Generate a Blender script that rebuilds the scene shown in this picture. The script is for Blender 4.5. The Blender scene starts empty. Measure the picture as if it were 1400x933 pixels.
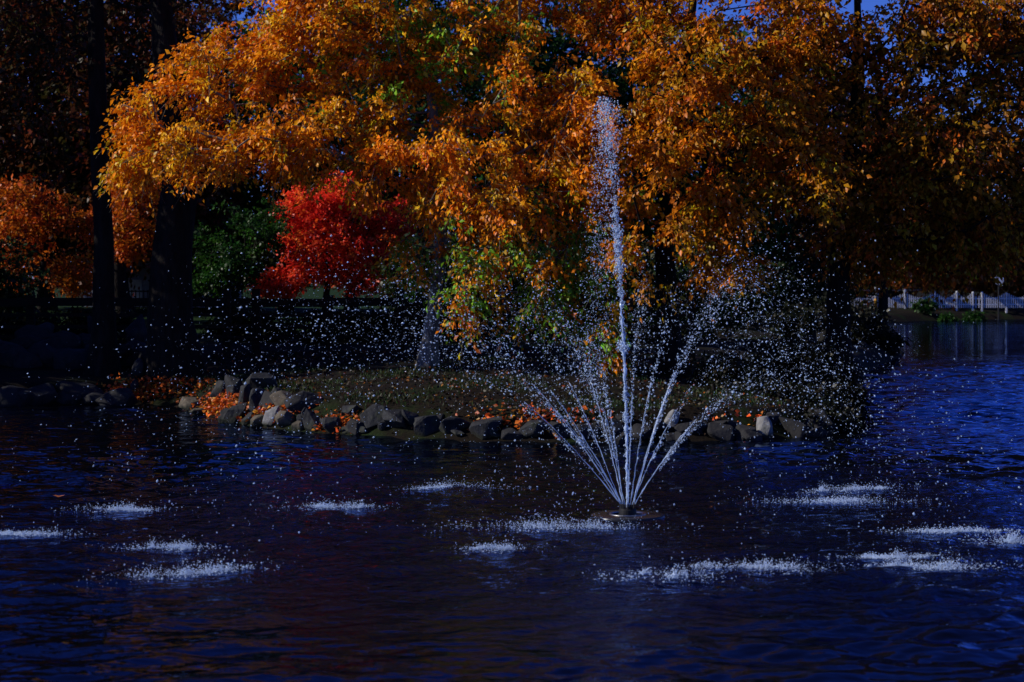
import bpy, bmesh, math, random
import numpy as np
from mathutils import Vector

SC = bpy.context.scene
COL = SC.collection
rng = np.random.default_rng(7)
random.seed(7)
R = math.radians

# ------------------------------------------------------------------ camera
FPX, W, H = 2500.0, 1400.0, 933.0
CAM_Z, HORIZON = 3.2, 385.0
PITCH = math.atan((H / 2 - HORIZON) / FPX)
cam = bpy.data.cameras.new('camera'); cam_o = bpy.data.objects.new('camera', cam); COL.objects.link(cam_o)
cam.sensor_width = 36; cam.lens = FPX / W * 36; cam.clip_end = 3000; cam.clip_start = 0.1
cam_o.location = (0, 0, CAM_Z); cam_o.rotation_euler = (math.pi / 2 - PITCH, 0, 0)
cam.dof.use_dof = True; cam.dof.focus_distance = 34; cam.dof.aperture_fstop = 2.0
SC.camera = cam_o

# ------------------------------------------------------------------ light
SUN_EL = 31.0; SUN_AZ = 7.0
TO_SUN = Vector((-math.cos(R(SUN_AZ)) * math.cos(R(SUN_EL)), -math.sin(R(SUN_AZ)) * math.cos(R(SUN_EL)), math.sin(R(SUN_EL))))
wd = bpy.data.worlds.new('World'); SC.world = wd; wd.use_nodes = True
nt = wd.node_tree; bg = nt.nodes['Background']
sky = nt.nodes.new('ShaderNodeTexSky'); sky.sky_type = 'NISHITA'; sky.sun_disc = False
sky.sun_elevation = R(SUN_EL); sky.sun_rotation = math.atan2(TO_SUN.x, TO_SUN.y)
sky.air_density = 0.7; sky.dust_density = 0.0; sky.ozone_density = 3.0
hs = nt.nodes.new('ShaderNodeHueSaturation'); hs.inputs['Saturation'].default_value = 1.2
nt.links.new(sky.outputs[0], hs.inputs['Color']); tn = nt.nodes.new('ShaderNodeMix'); tn.data_type = 'RGBA'; tn.blend_type = 'MULTIPLY'; tn.inputs[0].default_value = 1; tn.inputs[7].default_value = (0.66, 0.76, 1.7, 1)
nt.links.new(hs.outputs[0], tn.inputs[6]); nt.links.new(tn.outputs[2], bg.inputs[0]); bg.inputs[1].default_value = 0.065
sl = bpy.data.lights.new('sun', 'SUN'); sl.energy = 5.0; sl.angle = R(0.5); sl.color = (1, 0.93, 0.82)
so = bpy.data.objects.new('sun', sl); COL.objects.link(so)
so.rotation_euler = TO_SUN.to_track_quat('Z', 'Y').to_euler(); so.location = (-30, 0, 40)
vs = SC.view_settings; vs.view_transform = 'Standard'; vs.look = 'None'; vs.gamma = 1; vs.exposure = 0.0
try: vs.use_curve_mapping = False
except Exception: pass
SC.cycles.max_bounces = 6; SC.cycles.transmission_bounces = 4; SC.cycles.transparent_max_bounces = 4

# ------------------------------------------------------------------ pixel helpers
def ray(px, py):
    u = (px - W / 2) / FPX; v = (H / 2 - py) / FPX
    c, s = math.cos(PITCH), math.sin(PITCH)
    return np.array([u, c + v * s, -s + v * c])
def at(px, py, D):                     # the point of that pixel at distance D along the ground
    d = ray(px, py); return np.array([0, 0, CAM_Z]) + d * (D / d[1])
def on_water(px, py, z=0.0):
    d = ray(px, py); return np.array([0, 0, CAM_Z]) + d * ((z - CAM_Z) / d[2])

# ------------------------------------------------------------------ materials
def new_mat(name):
    m = bpy.data.materials.new(name); m.use_nodes = True
    n = m.node_tree; n.nodes.clear()
    out = n.nodes.new('ShaderNodeOutputMaterial')
    return m, n, out
def node(n, t, **kw):
    x = n.nodes.new(t)
    for k, v in kw.items():
        if k.startswith('i_'):
            key = k[2:]; key = int(key) if key.isdigit() else key.replace('_', ' ')
            x.inputs[key].default_value = v
        else: setattr(x, k, v)
    return x
def ramp(n, stops):
    r = n.nodes.new('ShaderNodeValToRGB'); e = r.color_ramp.elements
    while len(e) < len(stops): e.new(0.5)
    for el, (p, c) in zip(e, stops): el.position = p; el.color = (*c, 1)
    return r
def rough_mat(name, stops, scale, rough=0.9, bump=0.3, detail=6, bdist=0.03, spec=0.3, stretch=(1, 1, 1), wet=False):
    m, n, out = new_mat(name)
    b = node(n, 'ShaderNodeBsdfPrincipled', i_Roughness=rough); b.inputs['Specular IOR Level'].default_value = spec
    tc = node(n, 'ShaderNodeTexCoord'); mp = node(n, 'ShaderNodeMapping'); mp.inputs['Scale'].default_value = stretch
    n.links.new(tc.outputs['Object'], mp.inputs[0])
    nz = node(n, 'ShaderNodeTexNoise', i_Scale=scale, i_Detail=detail, i_Roughness=0.62)
    n.links.new(mp.outputs[0], nz.inputs['Vector'])
    r = ramp(n, stops); n.links.new(nz.outputs[0], r.inputs[0]); n.links.new(r.outputs[0], b.inputs['Base Color'])
    nz2 = node(n, 'ShaderNodeTexNoise', i_Scale=scale * 3, i_Detail=5.0); n.links.new(mp.outputs[0], nz2.inputs['Vector'])
    bp = node(n, 'ShaderNodeBump', i_Strength=bump, i_Distance=bdist); n.links.new(nz2.outputs[0], bp.inputs['Height'])
    n.links.new(bp.outputs[0], b.inputs['Normal']); n.links.new(b.outputs[0], out.inputs[0])
    if wet:                              # a wet dark band and moss just above the waterline
        ge = node(n, 'ShaderNodeNewGeometry'); sx = node(n, 'ShaderNodeSeparateXYZ'); n.links.new(ge.outputs['Position'], sx.inputs[0])
        nw = node(n, 'ShaderNodeMath', operation='MULTIPLY_ADD'); nw.inputs[1].default_value = 0.25; n.links.new(nz.outputs[0], nw.inputs[0]); n.links.new(sx.outputs[2], nw.inputs[2])
        mr = node(n, 'ShaderNodeMapRange', i_1=0.20, i_2=0.30); n.links.new(nw.outputs[0], mr.inputs[0])
        mx = node(n, 'ShaderNodeMix', data_type='RGBA'); n.links.new(mr.outputs[0], mx.inputs[0]); mx.inputs[6].default_value = (0.012, 0.014, 0.008, 1); n.links.new(r.outputs[0], mx.inputs[7]); n.links.new(mx.outputs[2], b.inputs['Base Color'])
        nm = node(n, 'ShaderNodeTexNoise', i_Scale=2.3, i_Detail=6.0); n.links.new(tc.outputs['Object'], nm.inputs['Vector']); mm = node(n, 'ShaderNodeMapRange', i_1=0.58, i_2=0.68, i_3=0.0, i_4=0.6); n.links.new(nm.outputs[0], mm.inputs[0])
        m3 = node(n, 'ShaderNodeMix', data_type='RGBA'); n.links.new(mm.outputs[0], m3.inputs[0]); n.links.new(mx.outputs[2], m3.inputs[6]); m3.inputs[7].default_value = (0.035, 0.04, 0.012, 1); n.links.new(m3.outputs[2], b.inputs['Base Color'])
    return m
def leaf_mat(name, trans=0.45, gloss=0.06, rough=0.38):
    m, n, out = new_mat(name)
    a = node(n, 'ShaderNodeVertexColor', layer_name='leaf_colour')
    nz = node(n, 'ShaderNodeTexNoise', i_Scale=22.0, i_Detail=3.0)
    tc = node(n, 'ShaderNodeTexCoord'); n.links.new(tc.outputs['Object'], nz.inputs['Vector'])
    mr = node(n, 'ShaderNodeMapRange', i_1=0.3, i_2=0.7, i_3=0.82, i_4=1.15); n.links.new(nz.outputs[0], mr.inputs[0])
    mx = node(n, 'ShaderNodeMix', data_type='RGBA', blend_type='MULTIPLY'); mx.inputs[0].default_value = 1
    n.links.new(a.outputs[0], mx.inputs[6]); n.links.new(mr.outputs[0], mx.inputs[7])
    d = node(n, 'ShaderNodeBsdfDiffuse'); t = node(n, 'ShaderNodeBsdfTranslucent')
    n.links.new(mx.outputs[2], d.inputs[0]); n.links.new(mx.outputs[2], t.inputs[0])
    g = node(n, 'ShaderNodeBsdfGlossy', i_Roughness=rough); g.inputs[0].default_value = (1, 1, 1, 1)
    m1 = node(n, 'ShaderNodeMixShader', i_0=trans); m2 = node(n, 'ShaderNodeMixShader', i_0=gloss)
    n.links.new(d.outputs[0], m1.inputs[1]); n.links.new(t.outputs[0], m1.inputs[2])
    n.links.new(m1.outputs[0], m2.inputs[1]); n.links.new(g.outputs[0], m2.inputs[2])
    n.links.new(m2.outputs[0], out.inputs[0])
    return m
def flat_mat(name, c, rough=0.6, metal=0.0, var=0.15, scale=8.0):
    lo = tuple(x * (1 - var) for x in c); hi = tuple(min(1, x * (1 + var)) for x in c)
    m = rough_mat(name, [(0.3, lo), (0.7, hi)], scale, rough, 0.1, 4, 0.01)
    m.node_tree.nodes['Principled BSDF'].inputs['Metallic'].default_value = metal
    return m

M = {}
M['leaf'] = leaf_mat('autumn_leaf', 0.32, 0.012, 0.40)
M['litter'] = leaf_mat('fallen_leaf', 0.15, 0.015, 0.45)
M['bark'] = rough_mat('dark_bark', [(0.3, (0.006, 0.005, 0.0045)), (0.7, (0.02, 0.017, 0.015))], 7, 0.95, 0.9, 8, 0.05, 0.1, (1, 1, 0.25))
M['bark_grey'] = rough_mat('grey_bark', [(0.3, (0.07, 0.063, 0.05)), (0.55, (0.19, 0.175, 0.14)), (0.75, (0.25, 0.25, 0.17))], 6, 0.95, 0.9, 8, 0.04, 0.1, (1, 1, 0.3))
M['slate'] = rough_mat('slate_rock', [(0.3, (0.004, 0.0045, 0.006)), (0.55, (0.015, 0.0165, 0.02)), (0.75, (0.036, 0.039, 0.045))], 3, 0.8, 0.6, 10, 0.05, wet=True)
M['tan_rock'] = rough_mat('tan_rock', [(0.3, (0.03, 0.025, 0.018)), (0.7, (0.13, 0.105, 0.075))], 4, 0.85, 0.5, 10, 0.04, wet=True)
M['pale_rock'] = rough_mat('pale_rock', [(0.3, (0.09, 0.09, 0.095)), (0.7, (0.24, 0.24, 0.235))], 4, 0.85, 0.5, 10, 0.04, wet=True)
M['dark_shaded_rock'] = rough_mat('dark_shaded_rock', [(0.3, (0.006, 0.006, 0.007)), (0.7, (0.02, 0.02, 0.022))], 3, 0.9, 0.6, 10, 0.05)  # near black: shade on the right shore and banks is put into this colour
M['fence_wood'] = rough_mat('weathered_dark_wood', [(0.3, (0.008, 0.007, 0.006)), (0.7, (0.022, 0.019, 0.016))], 5, 0.9, 0.5, 8, 0.02, 0.1, (0.3, 1, 3))
M['white_paint'] = flat_mat('white_paint', (0.6, 0.62, 0.66), 0.6, 0, 0.12)
M['black_metal'] = flat_mat('black_metal', (0.015, 0.015, 0.016), 0.5, 0.3)
M['float'] = flat_mat('black_plastic', (0.018, 0.018, 0.02), 0.25, 0.0)
M['steel'] = flat_mat('brushed_steel', (0.45, 0.44, 0.42), 0.3, 1.0)

# ------------------------------------------------------------------ mesh helpers
def mesh_from(name, v, f, mat=None, smooth=False, col=None):
    v = np.asarray(v, np.float32).reshape(-1, 3); f = np.asarray(f, np.int32); k = f.shape[1]
    me = bpy.data.meshes.new(name)
    me.vertices.add(len(v)); me.vertices.foreach_set('co', v.ravel())
    me.loops.add(f.size); me.loops.foreach_set('vertex_index', f.ravel())
    me.polygons.add(len(f)); me.polygons.foreach_set('loop_start', np.arange(0, f.size, k, dtype=np.int32))
    me.polygons.foreach_set('loop_total', np.full(len(f), k, np.int32))
    if smooth: me.polygons.foreach_set('use_smooth', np.ones(len(f), bool))
    me.update(calc_edges=True)
    if col is not None:
        a = me.color_attributes.new('leaf_colour', 'FLOAT_COLOR', 'POINT')
        c = np.ones((len(v), 4), np.float32); c[:, :3] = col; a.data.foreach_set('color', c.ravel())
    if mat: me.materials.append(mat)
    return me
def link(name, me, parent=None, loc=None):
    o = bpy.data.objects.new(name, me); COL.objects.link(o)
    if parent: o.parent = parent
    if loc is not None: o.location = loc
    return o
def empty(name, loc=(0, 0, 0), rz=0.0):
    o = bpy.data.objects.new(name, None); COL.objects.link(o); o.location = loc; o.rotation_euler = (0, 0, rz)
    o.empty_display_size = 0.3; return o
def tag(o, label=None, cat=None, group=None, kind=None):
    if label: o['label'] = label
    if cat: o['category'] = cat
    if group: o['group'] = group
    if kind: o['kind'] = kind
    return o
class MB:
    def __init__(s): s.v = []; s.f = []; s.n = 0
    def add(s, v, f):
        v = np.asarray(v, float).reshape(-1, 3); s.v.append(v)
        for q in f: s.f.append(tuple(i + s.n for i in q))
        s.n += len(v)
    def box(s, c, size, rz=0.0, top=None):
        x, y, z = [t / 2 for t in size]; p = []
        for sz in (-1, 1):
            for sx, sy in ((-1, -1), (1, -1), (1, 1), (-1, 1)): p.append((sx * x, sy * y, sz * z))
        p = np.array(p); ca, sa = math.cos(rz), math.sin(rz)
        p = np.c_[p[:, 0] * ca - p[:, 1] * sa, p[:, 0] * sa + p[:, 1] * ca, p[:, 2]] + np.array(c)
        s.add(p, [(3, 2, 1, 0), (4, 5, 6, 7), (0, 1, 5, 4), (1, 2, 6, 5), (2, 3, 7, 6), (3, 0, 4, 7)])
    def tube(s, pts, rad, k=8, cap=True):
        pts = np.asarray(pts, float); rad = np.broadcast_to(rad, (len(pts),))
        base = s.n; vs_ = []
        for i, p in enumerate(pts):
            d = pts[min(i + 1, len(pts) - 1)] - pts[max(i - 1, 0)]; d = d / (np.linalg.norm(d) + 1e-9)
            a = np.cross(d, (0.3, 1, 0.1)); a /= np.linalg.norm(a) + 1e-9; b = np.cross(d, a)
            for j in range(k):
                t = 2 * math.pi * j / k; vs_.append(p + rad[i] * (a * math.cos(t) + b * math.sin(t)))
        f = []
        for i in range(len(pts) - 1):
            for j in range(k):
                f.append((i * k + j, i * k + (j + 1) % k, (i + 1) * k + (j + 1) % k, (i + 1) * k + j))
        if cap: f.append(tuple(range(k))[::-1]); f.append(tuple((len(pts) - 1) * k + j for j in range(k)))
        s.add(vs_, f)
    def lathe(s, prof, k=32, c=(0, 0, 0)):
        v = [(r * math.cos(2 * math.pi * j / k) + c[0], r * math.sin(2 * math.pi * j / k) + c[1], z + c[2]) for r, z in prof for j in range(k)]
        f = [(i * k + j, i * k + (j + 1) % k, (i + 1) * k + (j + 1) % k, (i + 1) * k + j) for i in range(len(prof) - 1) for j in range(k)]
        s.add(v, f)
    def mesh(s, name, mat, smooth=False):
        me = bpy.data.meshes.new(name); me.from_pydata([tuple(p) for p in np.concatenate(s.v)], [], s.f)
        if smooth:
            for p in me.polygons: p.use_smooth = True
        if mat: me.materials.append(mat)
        me.update(); return me
    def build(s, name, mat, parent=None, smooth=False, loc=None): return link(name, s.mesh(name, mat, smooth), parent, loc)
def unit(v): return v / (np.linalg.norm(v, axis=-1, keepdims=True) + 1e-9)

# ------------------------------------------------------------------ the pond's outline and the terrain
shore_px = [(-500, 560), (0, 557), (150, 552), (235, 555), (262, 565), (305, 575), (350, 584), (400, 589), (450, 593), (520, 598),
            (620, 602), (720, 604), (860, 604), (960, 603), (1060, 601), (1130, 594), (1172, 575), (1182, 553), (1178, 532), (1186, 512), (1202, 500), (1224, 492),
            (1236, 482), (1215, 468), (1150, 458), (1130, 449), (1180, 443), (1260, 439), (1330, 437.5), (1420, 436.5), (1600, 436), (2000, 437)]
POND = [on_water(x, y)[:2] for x, y in shore_px] + [np.array(p) for p in ((90, 120), (80, 40), (60, 6), (20, 4), (-20, 4), (-60, 8))]
POND = np.array(POND)
def sdist(x, y):                        # signed distance to the pond edge, positive on land
    x = np.atleast_1d(np.asarray(x, float)); y = np.atleast_1d(np.asarray(y, float))
    best = np.full(x.shape, 1e9); ins = np.zeros(x.shape, bool)
    n = len(POND)
    for i in range(n):
        a, b = POND[i], POND[(i + 1) % n]; e = b - a; wx, wy = x - a[0], y - a[1]
        t = np.clip((wx * e[0] + wy * e[1]) / (e @ e), 0, 1)
        best = np.minimum(best, np.hypot(wx - t * e[0], wy - t * e[1]))
        c = ((a[1] <= y) != (b[1] <= y)) & (x < (b[0] - a[0]) * (y - a[1]) / (b[1] - a[1] + 1e-12) + a[0])
        ins ^= c
    return np.where(ins, -best, best)
def sst(t): t = np.clip(t, 0, 1); return t * t * (3 - 2 * t)
def bumps(x, y): return 0.04 * np.sin(1.7 * x + 0.6 * y) * np.cos(1.3 * y - 0.4 * x) + 0.025 * np.sin(4.1 * x - 1.1 * y) * np.sin(3.3 * y)
def ground(x, y):
    x = np.atleast_1d(np.asarray(x, float)); y = np.atleast_1d(np.asarray(y, float))
    d = sdist(x, y); dl = np.maximum(d, 0)
    land = 0.5 * sst(dl / 0.9) + 0.08 * np.minimum(dl, 7.5) + 0.022 * np.clip(dl - 7.5, 0, 60) + bumps(x, y) * sst(dl / 1.5)
    return np.where(d > 0, land + 0.01, np.maximum(-1.2, d * 0.45) - 0.02)
def gz(x, y): return float(ground(x, y)[0])
def on_ground(px, py, t0=10, t1=260):  # where the pixel's ray meets the terrain or the water
    d = ray(px, py); d = d / d[1]; ts = np.linspace(t0, t1, 2500)
    zz = np.maximum(ground(d[0] * ts, ts), 0); h = CAM_Z + d[2] * ts
    i = np.argmax(h < zz); return np.array([d[0] * ts[i], ts[i], zz[i]])

xs = np.unique(np.concatenate([np.linspace(-700, -60, 24), np.linspace(-60, -18, 45), np.linspace(-18, 16, 150), np.linspace(16, 70, 60), np.linspace(70, 700, 24)]))
ys = np.unique(np.concatenate([np.linspace(-60, 33, 40), np.linspace(33, 60, 140), np.linspace(60, 175, 120), np.linspace(175, 1200, 30)]))
GX, GY = np.meshgrid(xs, ys); GZ = ground(GX.ravel(), GY.ravel())
idx = np.arange(GX.size).reshape(GX.shape)
gf = np.stack([idx[:-1, :-1], idx[:-1, 1:], idx[1:, 1:], idx[1:, :-1]], -1).reshape(-1, 4)
def ground_mat():
    m, n, out = new_mat('earth_and_grass')
    b = node(n, 'ShaderNodeBsdfPrincipled', i_Roughness=0.95); b.inputs['Specular IOR Level'].default_value = 0.1
    tc = node(n, 'ShaderNodeTexCoord')
    n1 = node(n, 'ShaderNodeTexNoise', i_Scale=0.7, i_Detail=8.0, i_Roughness=0.65); n2 = node(n, 'ShaderNodeTexNoise', i_Scale=14.0, i_Detail=6.0, i_Roughness=0.7)
    for q in (n1, n2): n.links.new(tc.outputs['Object'], q.inputs['Vector'])
    soil = ramp(n, [(0.35, (0.004, 0.003, 0.002)), (0.6, (0.012, 0.008, 0.0045)), (0.75, (0.022, 0.013, 0.006))])
    grass = ramp(n, [(0.3, (0.005, 0.015, 0.002)), (0.7, (0.013, 0.04, 0.005))])
    n.links.new(n2.outputs[0], soil.inputs[0]); n.links.new(n2.outputs[0], grass.inputs[0])
    # soil near the pond, mown lawn further back
    sp = node(n, 'ShaderNodeSeparateXYZ'); n.links.new(tc.outputs['Object'], sp.inputs[0])
    m0 = node(n, 'ShaderNodeMapRange', i_1=58.0, i_2=66.0); n.links.new(sp.outputs[1], m0.inputs[0])
    m9 = node(n, 'ShaderNodeMapRange', i_1=6.0, i_2=-2.0); n.links.new(sp.outputs[0], m9.inputs[0])       # the lawn ends where the leaf-strewn far bank begins
    mr = node(n, 'ShaderNodeMath', operation='MULTIPLY'); n.links.new(m0.outputs[0], mr.inputs[0]); n.links.new(m9.outputs[0], mr.inputs[1])
    k = node(n, 'ShaderNodeMapRange', i_1=0.5, i_2=0.66, i_3=0.0, i_4=0.6); n.links.new(n1.outputs[0], k.inputs[0])
    mxx = node(n, 'ShaderNodeMath', operation='MAXIMUM'); n.links.new(mr.outputs[0], mxx.inputs[0]); n.links.new(k.outputs[0], mxx.inputs[1])
    mx = node(n, 'ShaderNodeMix', data_type='RGBA'); n.links.new(mxx.outputs[0], mx.inputs[0]); n.links.new(soil.outputs[0], mx.inputs[6]); n.links.new(grass.outputs[0], mx.inputs[7])
    n.links.new(mx.outputs[2], b.inputs['Base Color'])
    bp = node(n, 'ShaderNodeBump', i_Strength=0.8, i_Distance=0.04); n.links.new(n2.outputs[0], bp.inputs['Height']); n.links.new(bp.outputs[0], b.inputs['Normal'])
    n.links.new(b.outputs[0], out.inputs[0]); return m
tag(link('ground', mesh_from('ground', np.c_[GX.ravel(), GY.ravel(), GZ], gf, ground_mat(), True)), kind='structure')

def water_mat():
    m, n, out = new_mat('pond_water')
    d = node(n, 'ShaderNodeBsdfDiffuse'); d.inputs[0].default_value = (0.0015, 0.002, 0.003, 1)
    g = node(n, 'ShaderNodeBsdfGlossy', i_Roughness=0.015); g.inputs[0].default_value = (0.40, 0.56, 1.0, 1)      # reflections tinted blue to mute the orange trees in them
    fz = node(n, 'ShaderNodeFresnel', i_IOR=1.333); b = node(n, 'ShaderNodeMixShader'); n.links.new(fz.outputs[0], b.inputs[0]); n.links.new(d.outputs[0], b.inputs[1]); n.links.new(g.outputs[0], b.inputs[2])
    tc = node(n, 'ShaderNodeTexCoord')
    def nz(scale, det, sx=1.0, sy=1.0, ro=0.5):
        mp = node(n, 'ShaderNodeMapping'); mp.inputs['Scale'].default_value = (sx, sy, 1); n.links.new(tc.outputs['Object'], mp.inputs[0])
        q = node(n, 'ShaderNodeTexNoise', i_Scale=scale, i_Detail=det, i_Roughness=ro); n.links.new(mp.outputs[0], q.inputs['Vector']); return q
    def mul(a, v):
        q = node(n, 'ShaderNodeMath', operation='MULTIPLY'); n.links.new(a, q.inputs[0])
        if isinstance(v, float): q.inputs[1].default_value = v
        else: n.links.new(v, q.inputs[1])
        return q.outputs[0]
    def add(a, c):
        q = node(n, 'ShaderNodeMath', operation='ADD'); n.links.new(a, q.inputs[0]); n.links.new(c, q.inputs[1]); return q.outputs[0]
    big = mul(nz(1.5, 1.0, 0.8, 1.2).outputs[0], 0.02)
    mid = mul(nz(4.2, 1.0, 0.75, 1.25).outputs[0], 0.022)
    fine = mul(nz(15.0, 1.0).outputs[0], 0.0018)
    # patches of wind: the ripples are stronger in places
    pt = node(n, 'ShaderNodeMapRange', i_1=0.35, i_2=0.65, i_3=0.65, i_4=1.25); n.links.new(nz(0.13, 2.0, 0.6, 1.2).outputs[0], pt.inputs[0])
    # water stirred by the falling spray, a ring about the fountain
    sp = node(n, 'ShaderNodeVectorMath', operation='DISTANCE'); n.links.new(tc.outputs['Object'], sp.inputs[0]); sp.inputs[1].default_value = tuple(FOUNT)
    rg = node(n, 'ShaderNodeMapRange', i_1=9.5, i_2=6.0, i_3=0.0, i_4=1.0); n.links.new(sp.outputs['Value'], rg.inputs[0])
    st = mul(mul(nz(9.0, 3.0).outputs[0], 0.03), rg.outputs[0])
    sy = node(n, 'ShaderNodeSeparateXYZ'); n.links.new(tc.outputs['Object'], sy.inputs[0])
    lee = node(n, 'ShaderNodeMapRange', i_1=62.0, i_2=88.0, i_3=1.0, i_4=0.4); n.links.new(sy.outputs[1], lee.inputs[0])   # calm water in the lee of the far bank
    hgt = add(mul(mul(add(add(big, mid), fine), pt.outputs[0]), lee.outputs[0]), st)
    bp = node(n, 'ShaderNodeBump', i_Strength=1.0, i_Distance=1.0); n.links.new(hgt, bp.inputs['Height'])
    n.links.new(bp.outputs[0], g.inputs['Normal']); n.links.new(bp.outputs[0], fz.inputs['Normal']); n.links.new(b.outputs[0], out.inputs[0]); return m
FOUNT = on_water(858, 706)
# the water's surface: real wavelets over the visible pond, flatter far away where the material's ripples take over
uu = np.concatenate([np.linspace(-9, -0.46, 14)[:-1], np.linspace(-0.46, 0.46, 600), np.linspace(0.46, 9, 14)[1:]])
yy = np.concatenate([np.linspace(2.2, 10, 10)[:-1], np.geomspace(10, 86, 660), np.linspace(86, 190, 50)[1:]])
UX, WY = np.meshgrid(uu, yy); WX = np.clip(UX * np.maximum(WY, 10), -140, 140); WZ = np.zeros_like(WX); wr = np.random.default_rng(12)
for q in range(64):
    lam = 0.22 * (1.7 / 0.22) ** wr.random(); th = wr.normal() * 0.75 + math.pi / 2 + 0.25; kx, ky = 2 * math.pi / lam * math.cos(th), 2 * math.pi / lam * math.sin(th)
    amp = 0.0125 * lam / (2 * math.pi) * 2.1; WZ += amp * np.sin(kx * WX + ky * WY + wr.random() * 6.28)
gust = 0.75 + 0.35 * np.sin(0.23 * WX + 0.5 * np.sin(0.31 * WY)) * np.sin(0.37 * WY + 0.21 * WX + 1.0) + 0.2 * np.sin(0.61 * WX - 0.42 * WY)
fade = (1 - sst((np.abs(UX) - 0.40) / 0.06)) * (1 - sst((WY - 60) / 22)) * sst((WY - 9.5) / 2.0)
gust = gust * (1 + 0.6 * sst((WX - 5) / 8))   # the open water on the right is more exposed to the wind
WZ = WZ * gust * fade
for (sx_, sy_) in ((35, 731), (165, 697), (225, 750), (245, 785), (460, 694), (622, 668), (755, 722), (680, 751), (898, 789), (1052, 777), (1280, 776), (1392, 741), (1140, 686), (858, 706)):   # rings spreading from the splashes
    cc = on_water(sx_, sy_); rr = np.hypot(WX - cc[0], WY - cc[1]); WZ += 0.006 * np.sin(rr * 2 * math.pi / 0.32 + sx_) * np.exp(-((rr - 0.8) / 0.7) ** 2) * fade
ix = np.arange(WX.size).reshape(WX.shape); wf = np.stack([ix[:-1, :-1], ix[:-1, 1:], ix[1:, 1:], ix[1:, :-1]], -1).reshape(-1, 4)
tag(link('pond_water', mesh_from('pond_water', np.c_[WX.ravel(), WY.ravel(), WZ.ravel()], wf, water_mat(), True)), kind='structure')

# ------------------------------------------------------------------ trees
def leaves_mesh(name, base, dirv, size, colour, mat, fold=True, width=0.62, lit=1.1):
    n = len(base); dirv = unit(dirv)
    rnd = rng.normal(size=(n, 3)) * 0.8 + lit * np.array(TO_SUN); side = unit(np.cross(dirv, rnd)); nor = np.cross(side, dirv)
    L = size[:, None]; Wd = L * width * 0.5
    if fold:
        up = nor * (L * 0.10)
        p0 = base; p2 = base + dirv * L * 0.45; p1 = p2 - side * Wd + up; p3 = p2 + side * Wd + up
        p4 = base + dirv * L - nor * (L * 0.12)
        v = np.stack([p0, p1, p2, p3, p4], 1).reshape(-1, 3)
        t = np.array([(0, 2, 1), (1, 2, 4), (0, 3, 2), (2, 3, 4)]); k = 5
    else:
        p0 = base; p2 = base + dirv * L * 0.5; p1 = p2 - side * Wd; p3 = p2 + side * Wd; p4 = base + dirv * L
        v = np.stack([p0, p1, p4, p3], 1).reshape(-1, 3)
        t = np.array([(0, 3, 1), (1, 3, 2)]); k = 4
    f = (np.arange(n)[:, None, None] * k + t[None]).reshape(-1, 3)
    return mesh_from(name, v, f, mat, False, np.repeat(colour, k, 0))

def grow(trunk, attr, step=0.6, fork=0.3, tip=0.010, expo=2.25, wobble=0.12):
    """trunk: polyline (x,y,z). attr: tips to reach. Returns nodes, parents, radii."""
    pts = []; 
    for a, b in zip(trunk[:-1], trunk[1:]):
        m = max(2, int(np.linalg.norm(b - a) / 0.5))
        for i in range(m): pts.append(a + (b - a) * i / m)
    pts.append(trunk[-1])
    P = [np.array(p) for p in pts]; par = [i - 1 for i in range(len(P))]
    ln = [0.0]
    for i in range(1, len(P)): ln.append(ln[-1] + np.linalg.norm(P[i] - P[i - 1]))
    nt_ = len(P); f0 = int(nt_ * fork)
    cap = len(P) + 40000; A = np.zeros((cap, 3)); LN = np.zeros(cap); A[:nt_] = P; LN[:nt_] = ln; n = nt_
    mid = np.array(P[f0:]).mean(0)
    order = np.argsort(np.linalg.norm(attr - mid, axis=1))
    tips = np.zeros(len(attr), int)
    for k in order:
        q = attr[k]; d = np.linalg.norm(A[f0:n] - q, axis=1)
        up = A[f0:n, 2] - q[2]
        cost = d + 0.22 * LN[f0:n] + 0.35 * np.maximum(up, 0)
        j = int(np.argmin(cost)) + f0; a = A[j].copy(); dist = np.linalg.norm(q - a); m = max(1, int(dist / step)); prev = j
        for i in range(1, m + 1):
            t = i / m; p = a + (q - a) * t
            p[2] += 0.10 * dist * math.sin(math.pi * t) * 0.8
            if i < m: p += rng.normal(size=3) * wobble * min(1, dist / 2) * 0.5
            A[n] = p; par.append(prev); LN[n] = LN[prev] + dist / m; prev = n; n += 1
        tips[k] = prev
    rad = np.zeros(n); acc = np.zeros(n)
    for i in range(n - 1, -1, -1):
        rad[i] = max(tip, acc[i] ** (1 / expo)) if acc[i] > 0 else tip
        if par[i] >= 0: acc[par[i]] += rad[i] ** expo
    return A[:n], np.array(par), rad, nt_

def limbs_mesh(name, A, par, rad, sel, mat, scale=1.0):
    v, f = [], []; nv = 0
    for i in sel:
        p = par[i]
        if p < 0: continue
        a, b = A[p], A[i]; d = b - a; L = np.linalg.norm(d)
        if L < 1e-5: continue
        d /= L; r1 = rad[i] * scale; r0 = min(rad[p] * scale, r1 * 1.35); k = 7 if r1 > 0.05 else (4 if r1 > 0.02 else 3)
        u = np.cross(d, (0.21, 0.37, 0.9)); u /= np.linalg.norm(u) + 1e-9; w = np.cross(d, u)
        t = np.arange(k) * 2 * math.pi / k; ring = np.cos(t)[:, None] * u + np.sin(t)[:, None] * w
        v.append(a - d * r0 * 0.4 + ring * r0); v.append(b + ring * r1)
        for j in range(k): f.append((nv + j, nv + (j + 1) % k, nv + k + (j + 1) % k)); f.append((nv + j, nv + k + (j + 1) % k, nv + k + j))
        nv += 2 * k
    return mesh_from(name, np.concatenate(v), np.array(f), mat, True)

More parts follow.
